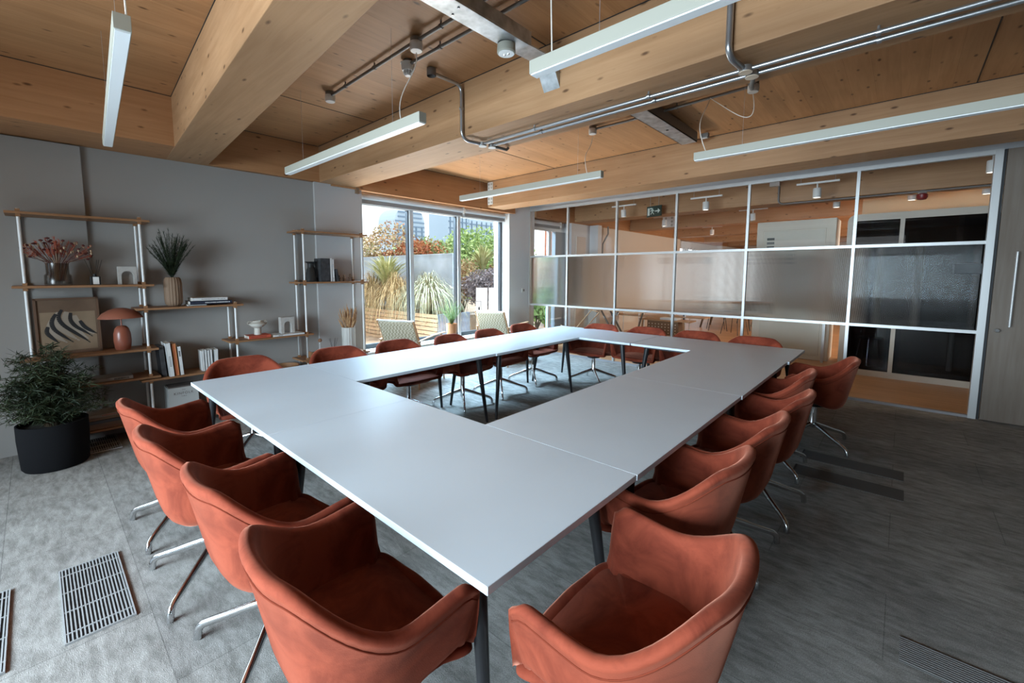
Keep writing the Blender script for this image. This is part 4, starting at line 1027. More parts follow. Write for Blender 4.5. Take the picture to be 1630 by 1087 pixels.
def figurine(y, m_, label, s=1.0):
    t = item('figurine', XI, y, 1.473, label, 'figurine', 'small figurines')
    MB().lathe([(0, 0), (0.016 * s, 0), (0.018 * s, 0.01), (0.015 * s, 0.03), (0.02 * s, 0.04), (0.012 * s, 0.05), (0.016 * s, 0.062 * s), (0.013 * s, 0.078 * s), (0, 0.086 * s)], 16).build('figure_body', m_, t, smooth=True)
    MB().tube([(0, -0.027 * s, 0.045 * s), (0, 0, 0.036), (0, 0.027 * s, 0.045 * s)], [0.005, 0.008, 0.005], 8).build('arms', m_, t, smooth=True)
figurine(1.945, bm_, 'black little figurine, first right of the books', 0.95)
figurine(2.025, mat('tan_wood', (0.42, 0.32, 0.23), 0.7), 'pale wooden figurine, middle of the three', 1.08)
figurine(2.105, mat('brown_wood', (0.16, 0.10, 0.07), 0.7), 'brown figurine nearest the white shelf post', 1.12)
# --- bay D lower
tr = item('wooden_tray', -1.36, 1.67, 0.526, 'brown wooden tray holding a corked bottle on the lower shelf', 'tray')
mb = MB(); mb.box(-0.08, 0.08, -0.14, 0.14, 0, 0.012)
mb.box(-0.08, -0.07, -0.14, 0.14, 0.012, 0.06); mb.box(0.07, 0.08, -0.14, 0.14, 0.012, 0.06); mb.box(-0.07, 0.07, -0.14, -0.13, 0.012, 0.075); mb.box(-0.07, 0.07, 0.13, 0.14, 0.012, 0.075)
mb.build('tray_body', M['oak'], tr, bevel=0.003)
t = item('corked_bottle', -1.38, 1.655, 0.54, 'clear round bottle with ball cork standing in the wooden tray', 'bottle')
MB().lathe([(0, 0), (0.045, 0), (0.062, 0.03), (0.055, 0.07), (0.025, 0.12), (0.017, 0.15), (0.017, 0.17), (0.0145, 0.17), (0.014, 0.15), (0.05, 0.07), (0.055, 0.03), (0, 0.006)], 24).build('bottle_body', M['glass'], t, smooth=True)
MB().lathe([(0, 0.165), (0.018, 0.172), (0.026, 0.19), (0.018, 0.21), (0, 0.216)], 16).build('cork', mat('cork', (0.30, 0.16, 0.09), 0.8), t, smooth=True)
diffuser(-1.38, 1.83, 0.526, 0.95, 'black reed diffuser behind the dark chair on the lower shelf')
t = item('fluted_vase', -1.40, 2.055, 0.526, 'pale fluted vase with dried wheat on the window side shelf', 'vase')
MB().lathe([(0, 0), (0.08, 0), (0.083, 0.01), (0.083, 0.335), (0.076, 0.335), (0.076, 0.05), (0, 0.05)], 96, wave=lambda a_: 0.025 * math.cos(a_ * 16)).build('vase_body', mat('pale_fluted_ceramic', (0.55, 0.54, 0.50), 0.5), t, smooth=True, sharp=60)
t = item('dried_wheat', -1.40, 2.055, 0.60, 'bunch of dried golden wheat in the pale fluted vase', 'dried plant')
st = MB(); hd = MB(); rr = random.Random(5)
for i in range(80):
    a_ = rr.uniform(0, 2 * PI); q = rr.uniform(0, 1) ** 0.6; tip = Vector((math.cos(a_) * 0.10 * q, math.sin(a_) * 0.135 * q, rr.uniform(0.42, 0.60) - 0.06 * q))
    b0 = Vector((tip.x * 0.4, tip.y * 0.35, 0.2)); st.tube([b0 * 0.6, b0, tip], 0.0013, 4)
    d_ = (tip - b0).normalized()
    hd.tube([tip - d_ * 0.16, tip - d_ * 0.11, tip - d_ * 0.05, tip], [0.002, 0.0065, 0.0055, 0.001], 5)
wh = leaf_mat('wheat', (0.36, 0.19, 0.09), (0.60, 0.38, 0.20), scale=40)
st.build('stems', wh, t); hd.build('wheat_ears', wh, t, smooth=True)

# ================================================================== big plant in the corner
t = item('black_planter', -1.07, -0.745, 0.0, 'large round matt black floor planter in the left corner', 'planter')
MB().lathe([(0, 0), (0.19, 0), (0.203, 0.02), (0.215, 0.25), (0.215, 0.37), (0.205, 0.37), (0.20, 0.33), (0, 0.33)], 48).build('pot', mat('planter_black', (0.006, 0.006, 0.007), 0.9, spec=0.15), t, smooth=True, sharp=50)
MB().cyl(0.199, 0.325, 0.335, 32).build('soil', mat('soil', (0.02, 0.015, 0.01), 0.95), t)
t = item('potted_fern', -1.07, -0.745, 0.335, 'bushy dark feathery fern growing in the black floor planter', 'plant')
rr = random.Random(11); st = MB(); nd = MB()
for i in range(230):
    a_ = rr.uniform(0, 2 * PI); q = rr.uniform(0.1, 1) ** 0.6; L_ = rr.uniform(0.55, 1.0)
    ta = 0.46 * q * L_; tip = Vector((max(-0.44, math.cos(a_) * ta), math.sin(a_) * ta, -0.02 + 0.74 * L_ * (1.0 - 0.80 * q * q)))
    pts = bez((0.05 * math.cos(a_), 0.05 * math.sin(a_), 0), (tip.x * .15, tip.y * .15, tip.z * .7), (tip.x * .6, tip.y * .6, tip.z * 1.15), tip, 10); st.tube(pts, 0.0018, 4)
    for k in range(75):
        f = rr.uniform(0.15, 1.0); idx = min(int(f * 10), 9); p = pts[idx].lerp(pts[idx + 1], f * 10 - idx)
        off = Vector((rr.uniform(-1, 1), rr.uniform(-1, 1), rr.uniform(-0.6, 0.7))).normalized() * rr.uniform(0.03, 0.085)
        s_ = Vector((rr.uniform(-1, 1), rr.uniform(-1, 1), rr.uniform(-1, 1))).normalized() * 0.0038; nd.quad(p, p + off * 0.5 + s_, p + off, p + off * 0.5 - s_)
st.build('stems', leaf_mat('fern_stem', (0.03, 0.022, 0.012), (0.06, 0.04, 0.02)), t); nd.build('fronds', leaf_mat('fern_green', (0.012, 0.020, 0.009), (0.040, 0.055, 0.024), scale=5), t, recalc=False)

# ================================================================== copper pot plant on the sill
t = item('copper_pot', -1.66, 4.10, 0.456, 'ribbed copper coloured pot on the window sill', 'pot')
MB().lathe([(0, 0), (0.078, 0), (0.092, 0.26), (0.084, 0.26), (0.08, 0.22), (0, 0.22)], 80, wave=lambda a_: 0.03 * abs(math.cos(a_ * 10))).build('pot_body', mat('copper_ceramic', (0.52, 0.22, 0.09), 0.5), t, smooth=True, sharp=60)
sprigs('pot_shrub', -1.66, 4.10, 0.66, 46, 0.52, 0.25, leaf_mat('sage_green', (0.10, 0.17, 0.055), (0.26, 0.36, 0.15), scale=20), 'light green feathery shrub growing in the copper pot', needle=0.05, seed=9, dens=70)

# ================================================================== woven lounge chairs
weave, n_, l_, b_ = new_mat('woven_cord'); tc = n_.new('ShaderNodeTexCoord'); ck = n_.new('ShaderNodeTexChecker'); ck.inputs['Scale'].default_value = 38
l_.new(tc.outputs['Object'], ck.inputs[0]); ck.inputs['Color1'].default_value = (0.60, 0.55, 0.42, 1); ck.inputs['Color2'].default_value = (0.34, 0.30, 0.20, 1)
l_.new(ck.outputs['Color'], b_.inputs['Base Color']); b_.inputs['Roughness'].default_value = 0.9
def lounge(x, y, rz, label):
    t = item('lounge_chair', x, y, 0, label, 'armchair', 'woven lounge chairs by the window', rz)
    oakc = M['oakx']
    # back slopes backwards (-y)
    mb = MB(); n = 24
    def bk(i, j): return Vector((-0.27 + 0.54 * i / 19, -0.14 - 0.26 * (j / 17) - 0.012 * math.sin(PI * i / 19), 0.36 + 0.57 * (j / 17)))
    V = mb.grid(bk, 20, 18)
    o = mb.build('woven_back', weave, t, smooth=True); sd = o.modifiers.new('solid', 'SOLIDIFY'); sd.thickness = 0.02
    mb = MB(); mb.grid(lambda i, j: Vector((-0.27 + 0.54 * i / 11, -0.16 + 0.60 * j / 11, 0.365 + 0.05 * j / 11 - 0.02 * math.sin(PI * j / 11))), 12, 12)
    o = mb.build('woven_seat', weave, t, smooth=True); sd = o.modifiers.new('solid', 'SOLIDIFY'); sd.thickness = 0.025
    mb = MB(); mb.tube([(-0.28, -0.40, 0.935), (0.28, -0.40, 0.935)], 0.014, 8); mb.build('top_rail', M['sill'], t, smooth=True)
    for s_ in (-1, 1):
        MB().tube([(s_ * 0.285, -0.415, 0.945), (s_ * 0.285, -0.13, 0.34)], 0.014, 10).build('back_post', oakc, t, smooth=True)
        MB().tube([(s_ * 0.31, -0.33, 0.0), (s_ * 0.31, -0.30, 0.655)], [0.012, 0.017], 10).build('leg', oakc, t, smooth=True)
        MB().tube([(s_ * 0.31, 0.38, 0.0), (s_ * 0.31, 0.31, 0.68)], [0.012, 0.018], 10).build('leg', oakc, t, smooth=True)
        MB().tube([(s_ * 0.31, -0.34, 0.66), (s_ * 0.315, 0.05, 0.695), (s_ * 0.31, 0.40, 0.70)], [0.014, 0.018, 0.02], 10, flat=(1.5, 0.6)).build('armrest', oakc, t, smooth=True)
        MB().tube([(s_ * 0.295, -0.30, 0.33), (s_ * 0.295, 0.40, 0.39)], 0.014, 8).build('side_rail', oakc, t, smooth=True)
    return t
lounge(-1.15, 2.90, R(22), 'woven cord lounge chair with oak arms, left one before the window')
lounge(-1.17, 4.84, R(12), 'woven cord lounge chair with oak arms, right one beside the white wall')
# ================================================================== terrace outside
struct('terrace_floor', MB().box(-14, -2.02, -2, 24, -0.05, 0.08), M['deck'])
def foliage(name, c, rad, n, m, label, cat='shrub', leaf=0.06, seed=1, group=None, stem=True, mst=None, lobes=5):
    rr = random.Random(seed); t = item(name, c[0], c[1], c[2], label, cat, group)
    L_ = []
    for i in range(lobes):
        L_.append((Vector((rr.uniform(-.5, .5) * rad[0], rr.uniform(-.55, .55) * rad[1], rr.uniform(0.35, 0.8) * rad[2] * 2)), rr.uniform(0.42, 0.62)))
    mb = MB()
    for i in range(n):
        ce, f = L_[rr.randrange(lobes)]
        d_ = Vector((rr.gauss(0, 1), rr.gauss(0, 1), rr.gauss(0, 1))).normalized() * (rr.uniform(0.35, 1.0) ** 0.5)
        p = ce + Vector((d_.x * rad[0] * f, d_.y * rad[1] * f, d_.z * rad[2] * f))
        p.z = max(0.05, p.z)
        u = Vector((rr.uniform(-1, 1), rr.uniform(-1, 1), rr.uniform(-1, 1))).normalized(); v = u.cross(Vector((rr.uniform(-1, 1), rr.uniform(-1, 1), rr.uniform(-1, 1)))).normalized()
        s_ = leaf * rr.uniform(0.6, 1.2); mb.quad(p - u * s_, p + v * s_ * 0.5, p + u * s_, p - v * s_ * 0.5)
    mb.build('leaves', m, t, recalc=False)
    if stem:
        st = MB()
        for ce, f in L_: st.tube([(0, 0, 0), (ce.x * .4, ce.y * .4, ce.z * .6), tuple(ce)], [0.03, 0.02, 0.008], 6)
        st.build('stems', mst or bark, t)
    return t
bark = mat('bark', (0.10, 0.07, 0.05), 0.9)
g1 = leaf_mat('leaf_green', (0.22, 0.36, 0.10), (0.48, 0.62, 0.28), scale=1.5); g2 = leaf_mat('leaf_olive', (0.20, 0.25, 0.08), (0.45, 0.50, 0.25), scale=4)
rd = leaf_mat('leaf_red', (0.34, 0.07, 0.03), (0.55, 0.26, 0.12), scale=6); rb = leaf_mat('leaf_mixed', (0.42, 0.17, 0.08), (0.50, 0.50, 0.28), scale=3)
gy = leaf_mat('leaf_plum', (0.20, 0.17, 0.19), (0.42, 0.40, 0.42), scale=5)
straw = leaf_mat('straw_grass', (0.30, 0.20, 0.09), (0.60, 0.48, 0.27), scale=14); strawg = leaf_mat('green_grass', (0.32, 0.34, 0.13), (0.58, 0.56, 0.30), scale=5); pale = leaf_mat('pale_grass', (0.16, 0.14, 0.07), (0.38, 0.33, 0.20), scale=16)
# planter
t = item('timber_planter', -4.6, 5.12, 0.08, 'long timber clad planter with horizontal boards on the terrace', 'planter')
mb = MB()
for i in range(8): mb.box(-5.0, 1.93, -0.52, -0.495, 0.005 + i * 0.086, 0.075 + i * 0.086)
mb.build('board_cladding', M['cladding'], t)
MB().box(1.94, 2.0, -0.52, 0.30, 0.0, 0.69).build('end_panel', M['slate'], t)
MB().box(-5.0, 1.93, -0.49, 0.55, 0.0, 0.62).build('soil_box', mat('planter_soil', (0.12, 0.08, 0.05), 0.9), t)
t = item('rendered_wall', -6.9, 5.72, 0.08, 'grey rendered garden wall standing behind the timber planter', 'wall')
MB().box(-3.2, 3.42, 0, 0.16, 0, 1.92).build('wall_panel', M['render'], t)
MB().box(-3.2, 3.42, -0.01, 0.17, 1.92, 1.95).build('coping', M['render'], t)
def grass(x, y, z, n, h, spread, droop, m, label, w=0.012, seed=1, stiff=0.0):
    rr = random.Random(seed); t = item('grass_clump', x, y, z, label, 'grass', 'grasses in the terrace planters'); mb = MB()
    for i in range(n):
        a_ = rr.uniform(0, 2 * PI); q = rr.uniform(0.15, 1); hh = h * rr.uniform(0.65, 1.0); sp_ = spread * q * rr.uniform(0.8, 1.1)
        dx, dy = math.cos(a_), math.sin(a_); z1 = hh * (1 - 0.25 * q); z2 = z1 - droop * q * rr.uniform(0.7, 1.1)
        pts = bez((dx * 0.06 * q, dy * 0.06 * q, 0), (dx * sp_ * 0.25, dy * sp_ * 0.25, z1 * 0.9), (dx * sp_ * 0.8, dy * sp_ * 0.8, z1 * (1.15 - stiff * 0.15)), (dx * sp_, dy * sp_, z2), 7)
        s_ = Vector((-dy, dx, 0)) * w
        for k in range(7):
            f0 = 1 - (k / 7) ** 2 * 0.85; f1 = 1 - ((k + 1) / 7) ** 2 * 0.85; mb.quad(pts[k] - s_ * f0, pts[k] + s_ * f0, pts[k + 1] + s_ * f1, pts[k + 1] - s_ * f1)
    mb.build('blades', m, t, recalc=False); return t
grass(-4.95, 4.95, 1.15, 190, 1.0, 1.0, 0.05, strawg, 'spiky pale green phormium rising from the timber planter', 0.016, 21, 1)
grass(-5.35, 4.80, 0.70, 620, 1.05, 1.15, 1.25, straw, 'weeping straw coloured grass at the left of the planter', 0.007, 22)
grass(-4.35, 4.80, 0.70, 620, 1.05, 1.05, 1.25, straw, 'weeping tan grass in the middle of the planter', 0.007, 24)
grass(-3.25, 4.85, 0.70, 800, 1.05, 1.05, 1.15, pale, 'pale weeping grass mound at the right end of the planter', 0.007, 23)
foliage('shrub', (-5.5, 4.55, 0.55), (0.5, 0.25, 0.22), 900, g2, 'low green ground cover spilling over the planter boards', leaf=0.035, seed=31, stem=False)
foliage('shrub', (-8.0, 6.9, 0.1), (1.1, 1.4, 1.45), 9000, rb, 'tall red and green leaved shrub behind the grey wall, left', leaf=0.055, seed=32, lobes=9)
foliage('shrub', (-7.6, 8.2, 0.1), (1.0, 1.1, 1.3), 4200, g2, 'yellow green shrub behind the grey wall', leaf=0.055, seed=33, lobes=8)
foliage('shrub', (-7.4, 7.5, 1.1), (0.8, 1.3, 0.75), 3600, rd, 'fiery red leaved shrub above the grey wall', leaf=0.05, seed=34, lobes=8)
foliage('shrub', (-7.4, 9.6, 0.1), (0.8, 0.9, 1.05), 3600, rb, 'red brown shrub right of the grey wall', leaf=0.05, seed=35, lobes=8)
foliage('shrub', (-6.4, 9.6, 0.1), (0.6, 1.4, 0.80), 5600, gy, 'plum and grey leaved shrub behind the white deck chair', leaf=0.05, seed=36, lobes=8)
foliage('shrub', (-6.9, 11.4, 0.1), (0.9, 1.0, 1.1), 3200, rb, 'mixed red green shrub at the right of the terrace', leaf=0.055, seed=37, lobes=7)
grass(-7.2, 10.4, 1.6, 90, 1.15, 0.95, 0.0, strawg, 'yellow spiky phormium among the shrubs on the right', 0.022, 38, 1)
bigt = [(-15.0, 13.2, 2.6, 3.9, 'round green tree left behind the terrace shrubs', 41), (-15.5, 16.3, 2.7, 5.0, 'broad green tree in the middle behind the terrace', 42), (-15.0, 19.2, 2.7, 4.9, 'broad green tree right behind the terrace', 43), (-15.5, 22.5, 2.6, 4.8, 'green tree farthest right, seen through the office window', 44)]
for x, y, r_x, h, lb, sd_ in bigt:
    foliage('tree', (x, y, -1.5), (2.0, r_x, (h + 1.5) / 2.25), 6500, g1, lb, 'tree', leaf=0.13, seed=sd_, group='trees beyond the terrace', lobes=16)
# white slatted deck chair and wire chair
t = item('deck_chair', -5.0, 8.42, 0.08, 'white slatted reclined deck chair on the terrace', 'deck chair', None, R(43))
mb = MB()
for s_ in (-0.36, 0.02): mb.box(0, 0.34, 0, 0.02, 0, 0.86, T(s_ + 0.0, 0, 0.26, rx=R(-22)))
mb.build('backrest', M['white'], t)
mb = MB()
for i in range(5): mb.box(-0.22, 0.22, 0.02 - i * 0.11, 0.11 - i * 0.11, 0.30 + 0.02 * i, 0.32 + 0.02 * i)
mb.build('seat', M['white'], t)
for s_ in (-1, 1):
    MB().tube([(s_ * 0.25, 0.08, 0.0), (s_ * 0.25, 0.0, 0.50), (s_ * 0.25, -0.42, 0.52), (s_ * 0.25, -0.45, 0.0)], 0.012, 6).build('arm_frame', M['blackmetal'], t)
t = item('wire_chair', -4.2, 7.05, 0.08, 'black wire garden chair with pale seat on the terrace', 'chair', None, R(40))
MB().box(-0.2, 0.2, -0.2, 0.2, 0.40, 0.42).build('seat', M['white'], t)
for s_ in (-1, 1):
    MB().tube([(s_ * 0.2, 0.2, 0.42), (s_ * 0.21, 0.22, 0.01), (s_ * 0.21, -0.22, 0.01), (s_ * 0.2, -0.2, 0.42)], 0.007, 6).build('leg', M['blackmetal'], t)
MB().tube([(-0.2, 0.2, 0.42), (-0.18, 0.27, 0.75), (0.18, 0.27, 0.75), (0.2, 0.2, 0.42)], 0.007, 6).build('back_loop', M['blackmetal'], t)
t = item('stone_cube', -3.4, 4.05, 0.08, 'pale blue stone block on the gravel before the planter', 'stone')
MB().box(-0.16, 0.16, -0.12, 0.12, 0, 0.14).build('upper_stone', mat('pale_stone', (0.55, 0.62, 0.70), 0.8), t, bevel=0.01)
# towers
def tower(x, y, w_, d_, z1, label, curved=False, rows=18):
    t = item('tower_block', x, y, -20, label, 'building', 'distant towers')
    m_ = bpy.data.materials.get('tower_cladding') or mat('tower_cladding', (0.36, 0.46, 0.53), 0.6); mg = bpy.data.materials.get('tower_glazing') or mat('tower_glazing', (0.13, 0.20, 0.27), 0.3)
    H_ = z1 + 20
    if curved:
        poly = [(w_ / 2 * math.cos(PI * i / 16) * 1.0, H_ - 4.5 + 4.5 * math.sin(PI * i / 16) ** 0.7) for i in range(17)]
        pr = [(-w_ / 2, 0)] + list(reversed(poly)) + [(w_ / 2, 0)]
        v0 = [(-d_ / 2, p[0], p[1]) for p in pr]; mb = MB(); a0 = [mb.b.verts.new(p) for p in v0]; a1 = [mb.b.verts.new((d_ / 2, p[1], p[2])) for p in v0]
        mb.b.faces.new(a0); mb.b.faces.new(list(reversed(a1)))
        for i in range(len(a0)): j = (i + 1) % len(a0); mb.b.faces.new((a0[i], a0[j], a1[j], a1[i]))
        mb.build('tower_body', m_, t)
    else: MB().box(-d_ / 2, d_ / 2, -w_ / 2, w_ / 2, 0, H_).build('tower_body', m_, t)
    mb = MB()
    for i in range(rows):
        z = H_ - 1.6 - i * (1.05 if curved else 1.7)
        ww = w_ / 2 * (0.80 if curved and i < 2 else 0.97)
        mb.box(d_ / 2, d_ / 2 + 0.15, -ww, ww, z, z + 0.34)
    mb.build('window_bands', mg, t)
    mb = MB()
    for i in range(5): yy = -w_ / 2 + w_ * (i + 0.5) / 5; mb.box(d_ / 2, d_ / 2 + 0.25, yy - 0.12, yy + 0.12, 0, H_ - 4.6 if curved else H_ - 0.5)
    mb.build('mullions', mg, t); return t
tower(-86, 61.5, 8.6, 7, 17.2, 'distant round topped tower left of the first window mullion', True)
tower(-88, 78.2, 7.2, 8, 18.3, 'distant pale blue tower block in the middle window pane')
tower(-92, 90.5, 10, 9, 17.0, 'distant wide tower block in the right window pane')
# brick pier and planting outside the next office window
t = item('brick_pier', -3.1, 9.0, 0.08, 'orange brick pier outside the next office window', 'pier')
MB().box(-0.15, 0.15, -0.14, 0.14, 0, 2.9).build('pier', M['brick'], t)
foliage('shrub', (-3.0, 8.2, 0.08), (0.45, 0.45, 0.55), 900, g1, 'dark broad leaved shrub outside the next office window', leaf=0.10, seed=51)

# ================================================================== next office
def spot(x, y, z, tilt, label, on=True):
    t = thing('spotlight', (x, y, z), label, 'spotlight', 'white cylinder spotlights in the next office'); 
    h = MB().lathe([(0, 0.012), (0.040, 0.012), (0.045, 0.0), (0.05, 0.0), (0.05, 0.13), (0.046, 0.135), (0, 0.135)], 20, T(0, 0, 0, rx=R(tilt))).build('lamp_head', M['whiteplastic'], t, smooth=True, sharp=50)
    MB().lathe([(0, 0.004), (0.043, 0.004), (0.043, 0.008), (0, 0.008)], 20, T(0, 0, 0, rx=R(tilt))).build('lamp_lens', glow, t)
    MB().cyl(0.01, 0.11, 0.20, 8).build('stem', M['whiteplastic'], t)
    MB().box(-0.25, 0.25, -0.018, 0.018, 0.20, 0.225).build('track', M['whiteplastic'], t)
    for xx in (-0.2, 0.2): MB().cyl(0.0025, 0.22, CEIL - z, 6, T(xx, 0, 0)).build('hanger', M['steel'], t)
    return t
glow, n_, l_, b_ = new_mat('lamp_glow'); setp(b_, Base_Color=(1, 1, 1, 1), Emission_Color=(1.0, 0.93, 0.8, 1), Emission_Strength=2.2)
SPT = [(-0.05, 7.10, 2.66, 4, 'cylinder spotlight at the left end of the next office'), (1.46, 7.05, 2.64, 0, 'large cylinder spotlight right of the exit sign'), (-0.03, 9.0, 2.63, 0, 'small cylinder spotlight beside the far beam connector'), (1.70, 9.1, 2.63, 15, 'tilted cylinder spotlight in the middle of the next office'), (0.1, 11.9, 2.62, 0, 'tiny cylinder spotlight deep in the next office'), (2.98, 7.0, 2.66, 0, 'cylinder spotlight above the cream cabinet, near the partition'), (3.05, 9.3 - 0.6, 2.70, 0, 'cylinder spotlight directly over the cream cabinet'), (3.98, 8.55, 2.70, 0, 'left spotlight against the lit cream wall'), (4.75, 8.55, 2.70, 0, 'right spotlight against the lit cream wall'), (4.62, 6.75, 2.72, 0, 'spotlight at the top right beside the door frame')]
for x, y, z, tl, lb in SPT:
    spot(x, y, z, tl, lb)
def lampL(name, loc, e, col, ang=100, rx=0):
    d = bpy.data.lights.new(name, 'SPOT'); d.energy = e; d.color = col; d.spot_size = R(ang); d.spot_blend = 0.8; d.shadow_soft_size = 0.05
    o = bpy.data.objects.new(name, d); COL.objects.link(o); o.location = loc; o.rotation_euler = (rx, 0, 0); return o
for x, y, z, tl, lb in [q for q in SPT if q[1] != 9.3 - 0.6]: lampL('spot_beam', (x, y, z - 0.02), 14 if y < 8 else (38 if x > 3.9 else 16), (1.0, 0.80, 0.58), 120, R(25) if (x > 3.9 and y > 8) else 0)
# exit sign
t = thing('exit_sign', (0.40, 7.45, 2.76), 'dark green emergency exit sign with running figure and arrow', 'sign', None, R(-18))
MB().box(-0.17, 0.17, -0.012, 0.012, -0.10, 0.10).build('sign_panel', mat('sign_green', (0.012, 0.035, 0.028), 0.5), t)
wm = mat('sign_white', (0.62, 0.68, 0.62), 0.6); mb = MB(); f_ = -0.0126
def sq(x0, x1, z0, z1): mb.box(x0, x1, f_ - 0.0006, f_, z0, z1)
sq(-0.15, -0.10, -0.07, 0.07); sq(-0.09, -0.05, 0.045, 0.07)
mb.lathe([(0, 0), (0.013, 0), (0, 0.001)], 12, T(-0.035, f_, 0.05, rx=R(90)))
mb.box(-0.012, 0.012, f_ - 0.0006, f_, -0.015, 0.035, T(-0.035, 0, 0.0)); 
for (xx, zz, an) in ((-0.055, -0.03, 35), (-0.015, -0.035, -40), (-0.06, 0.02, 60), (-0.01, 0.018, -55)):
    mb.box(-0.006, 0.006, f_ - 0.0006, f_, -0.028, 0.028, T(xx, 0, zz, ry=R(an)))
sq(0.03, 0.10, -0.01, 0.01)
v = [mb.b.verts.new(p) for p in ((0.095, f_ - 0.0006, -0.045), (0.15, f_ - 0.0006, 0.0), (0.095, f_ - 0.0006, 0.045))]; mb.b.faces.new(v)
mb.build('pictogram', wm, t)
t['label'] = 'dark green emergency exit sign with running figure and arrow'
MB().cyl(0.004, 0.10, 0.41, 6, T(-0.1, 0, 0)).build('hanger', M['steel'], t); MB().cyl(0.004, 0.10, 0.41, 6, T(0.1, 0, 0)).build('hanger', M['steel'], t)
# connector plates on far beam ends
for x, y, s_, lb in ((-0.5, 10.44, 1, 'white connector plate on a beam end behind the exit sign'), (1.0, 16.49, 1, 'small white connector plate on a distant beam')):
    t = thing('beam_connector', (x, y, 2.93), lb, 'bracket'); MB().box(-0.16, 0.16, -0.01, 0.0, -0.18, 0.2).build('plate', M['whiteplastic'], t)
    mb = MB()
    for ix in (-0.08, 0.08):
        for iz in range(4): mb.lathe([(0, 0), (0.03, 0), (0.02, 0.005), (0, 0.005)], 10, T(ix, -0.01, -0.13 + iz * 0.09, rx=R(90)))
    mb.build('bolt_caps', M['lampbody'], t)
# surface conduit on the beige wall
conduit('wall_conduit', [(-1.45, 9.05, SOF), (-1.45, 9.06, 2.55), (-1.53, 8.95, 2.30), (-1.53, 8.93, 1.7)], 0.02, M['darkconduit'], 'dark cable running down the beige wall in the next office')
conduit('wall_conduit', [(2.38, 7.70, 3.1), (2.38, 7.70, 2.80)] + arc((2.38, 7.70, 2.79), (2.38, 7.70, 2.71), (2.46, 7.72, 2.71)) + [(6.2, 7.74, 2.71)], 0.014, M['darkconduit'], 'dark conduit along the beam edge in the next office above the cabinet')
MB_ = thing('ceiling_rose', (2.33, 7.66, 3.0), 'white junction housing at the top of the office conduit', 'junction box'); MB().box(-0.07, 0.07, -0.05, 0.05, 0, 0.09).build('cover', M['whiteplastic'], MB_)
t = thing('alarm_bell', (4.08, 7.80, 2.60), 'small dark red round alarm sounder hanging under the office beam', 'alarm')
MB().lathe([(0, 0), (0.045, 0.01), (0.06, 0.04), (0.058, 0.08), (0.03, 0.095), (0, 0.095)], 20).build('sounder', mat('alarm_red', (0.20, 0.015, 0.015), 0.4), t, smooth=True)
MB().cyl(0.045, 0.095, 0.13, 16).build('alarm_base', M['whiteplastic'], t)
# cream cabinet
t = thing('tall_cabinet', (1.84, 8.88, 0), 'tall cream cabinet with framed door and dark vent slots', 'cabinet')
MB().box(0, 1.22, 0, 0.62, 0.0, 2.55).build('body', M['cream'], t, bevel=0.01)
dr = MB().box(0.11, 1.08, -0.012, 0.002, 0.08, 2.38).build('door', M['cream'], t, bevel=0.004)
MB().box(0.13, 1.06, -0.016, -0.011, 0.10, 2.36).build('door_panel', mat('cream_panel', (0.60, 0.57, 0.47), 0.45), dr)
mb = MB()
for i in range(7): mb.box(0.18, 0.30, -0.021, -0.015, 2.20 - i * 0.075, 2.245 - i * 0.075)
mb.build('vent_slots', mat('vent_dark', (0.09, 0.10, 0.09), 0.6), dr)
t = thing('steel_post', (3.00, 8.70, 0), 'slim grey steel post beside the cream cabinet', 'post'); MB().box(-0.02, 0.02, -0.02, 0.02, 0, 0.95).build('post', M['alu'], t)
# phone booth / pod
t = thing('meeting_booth', (3.28, 7.94, 0), 'large dark glazed meeting booth with rounded beige frame', 'booth')
W_, Hh, rr_ = 3.1, 2.475, 0.10
def rrect(x0, x1, z0, z1, r, n=6):
    pts = []
    for cx_, cz_, a0 in ((x1 - r, z0 + r, -90), (x1 - r, z1 - r, 0), (x0 + r, z1 - r, 90), (x0 + r, z0 + r, 180)):
        for i in range(n + 1): a_ = R(a0 + 90 * i / n); pts.append((cx_ + r * math.cos(a_), cz_ + r * math.sin(a_)))
    return pts
o_ = rrect(0, W_, 0.0, Hh, rr_); i_ = rrect(0.075, W_ - 0.075, 0.09, Hh - 0.10, 0.05)
mb = MB(); n = len(o_)
fo = [mb.b.verts.new((x, 0, z)) for x, z in o_]; fi = [mb.b.verts.new((x, 0, z)) for x, z in i_]; bo = [mb.b.verts.new((x, 1.2, z)) for x, z in o_]; bi = [mb.b.verts.new((x, 0.05, z)) for x, z in i_]
for k in range(n):
    j = (k + 1) % n; mb.b.faces.new((fo[k], fo[j], fi[j], fi[k])); mb.b.faces.new((fo[j], fo[k], bo[k], bo[j])); mb.b.faces.new((fi[k], fi[j], bi[j], bi[k]))
mb.build('booth_shell', M['podframe'], t)
MB().box(0.60, 0.65, -0.004, 0.06, 0.09, Hh - 0.10).build('booth_mullion', M['podframe'], t)
MB().box(0.04, W_ - 0.04, 1.15, 1.19, 0.03, Hh - 0.04).build('booth_back', M['podfelt'], t)
MB().box(0.04, W_ - 0.04, 0.06, 1.15, 0.03, 0.10).build('booth_floor', mat('pod_floor', (0.25, 0.22, 0.19), 0.9), t)
MB().box(0.04, W_ - 0.04, 0.06, 1.15, Hh - 0.06, Hh - 0.03).build('booth_ceiling', M['poddark'], t)
mb = MB()
for x0, x1 in ((0.075, 0.60), (0.65, 1.60)):
    mb.box(x0, x0 + 0.055, 0.05, 0.07, 0.09, 2.375); mb.box(x1 - 0.055, x1, 0.05, 0.07, 0.09, 2.375); mb.box(x0, x1, 0.05, 0.07, 0.09, 0.15); mb.box(x0, x1, 0.05, 0.07, 2.23, 2.375)
mb.build('inner_door_frame', M['black'], t)
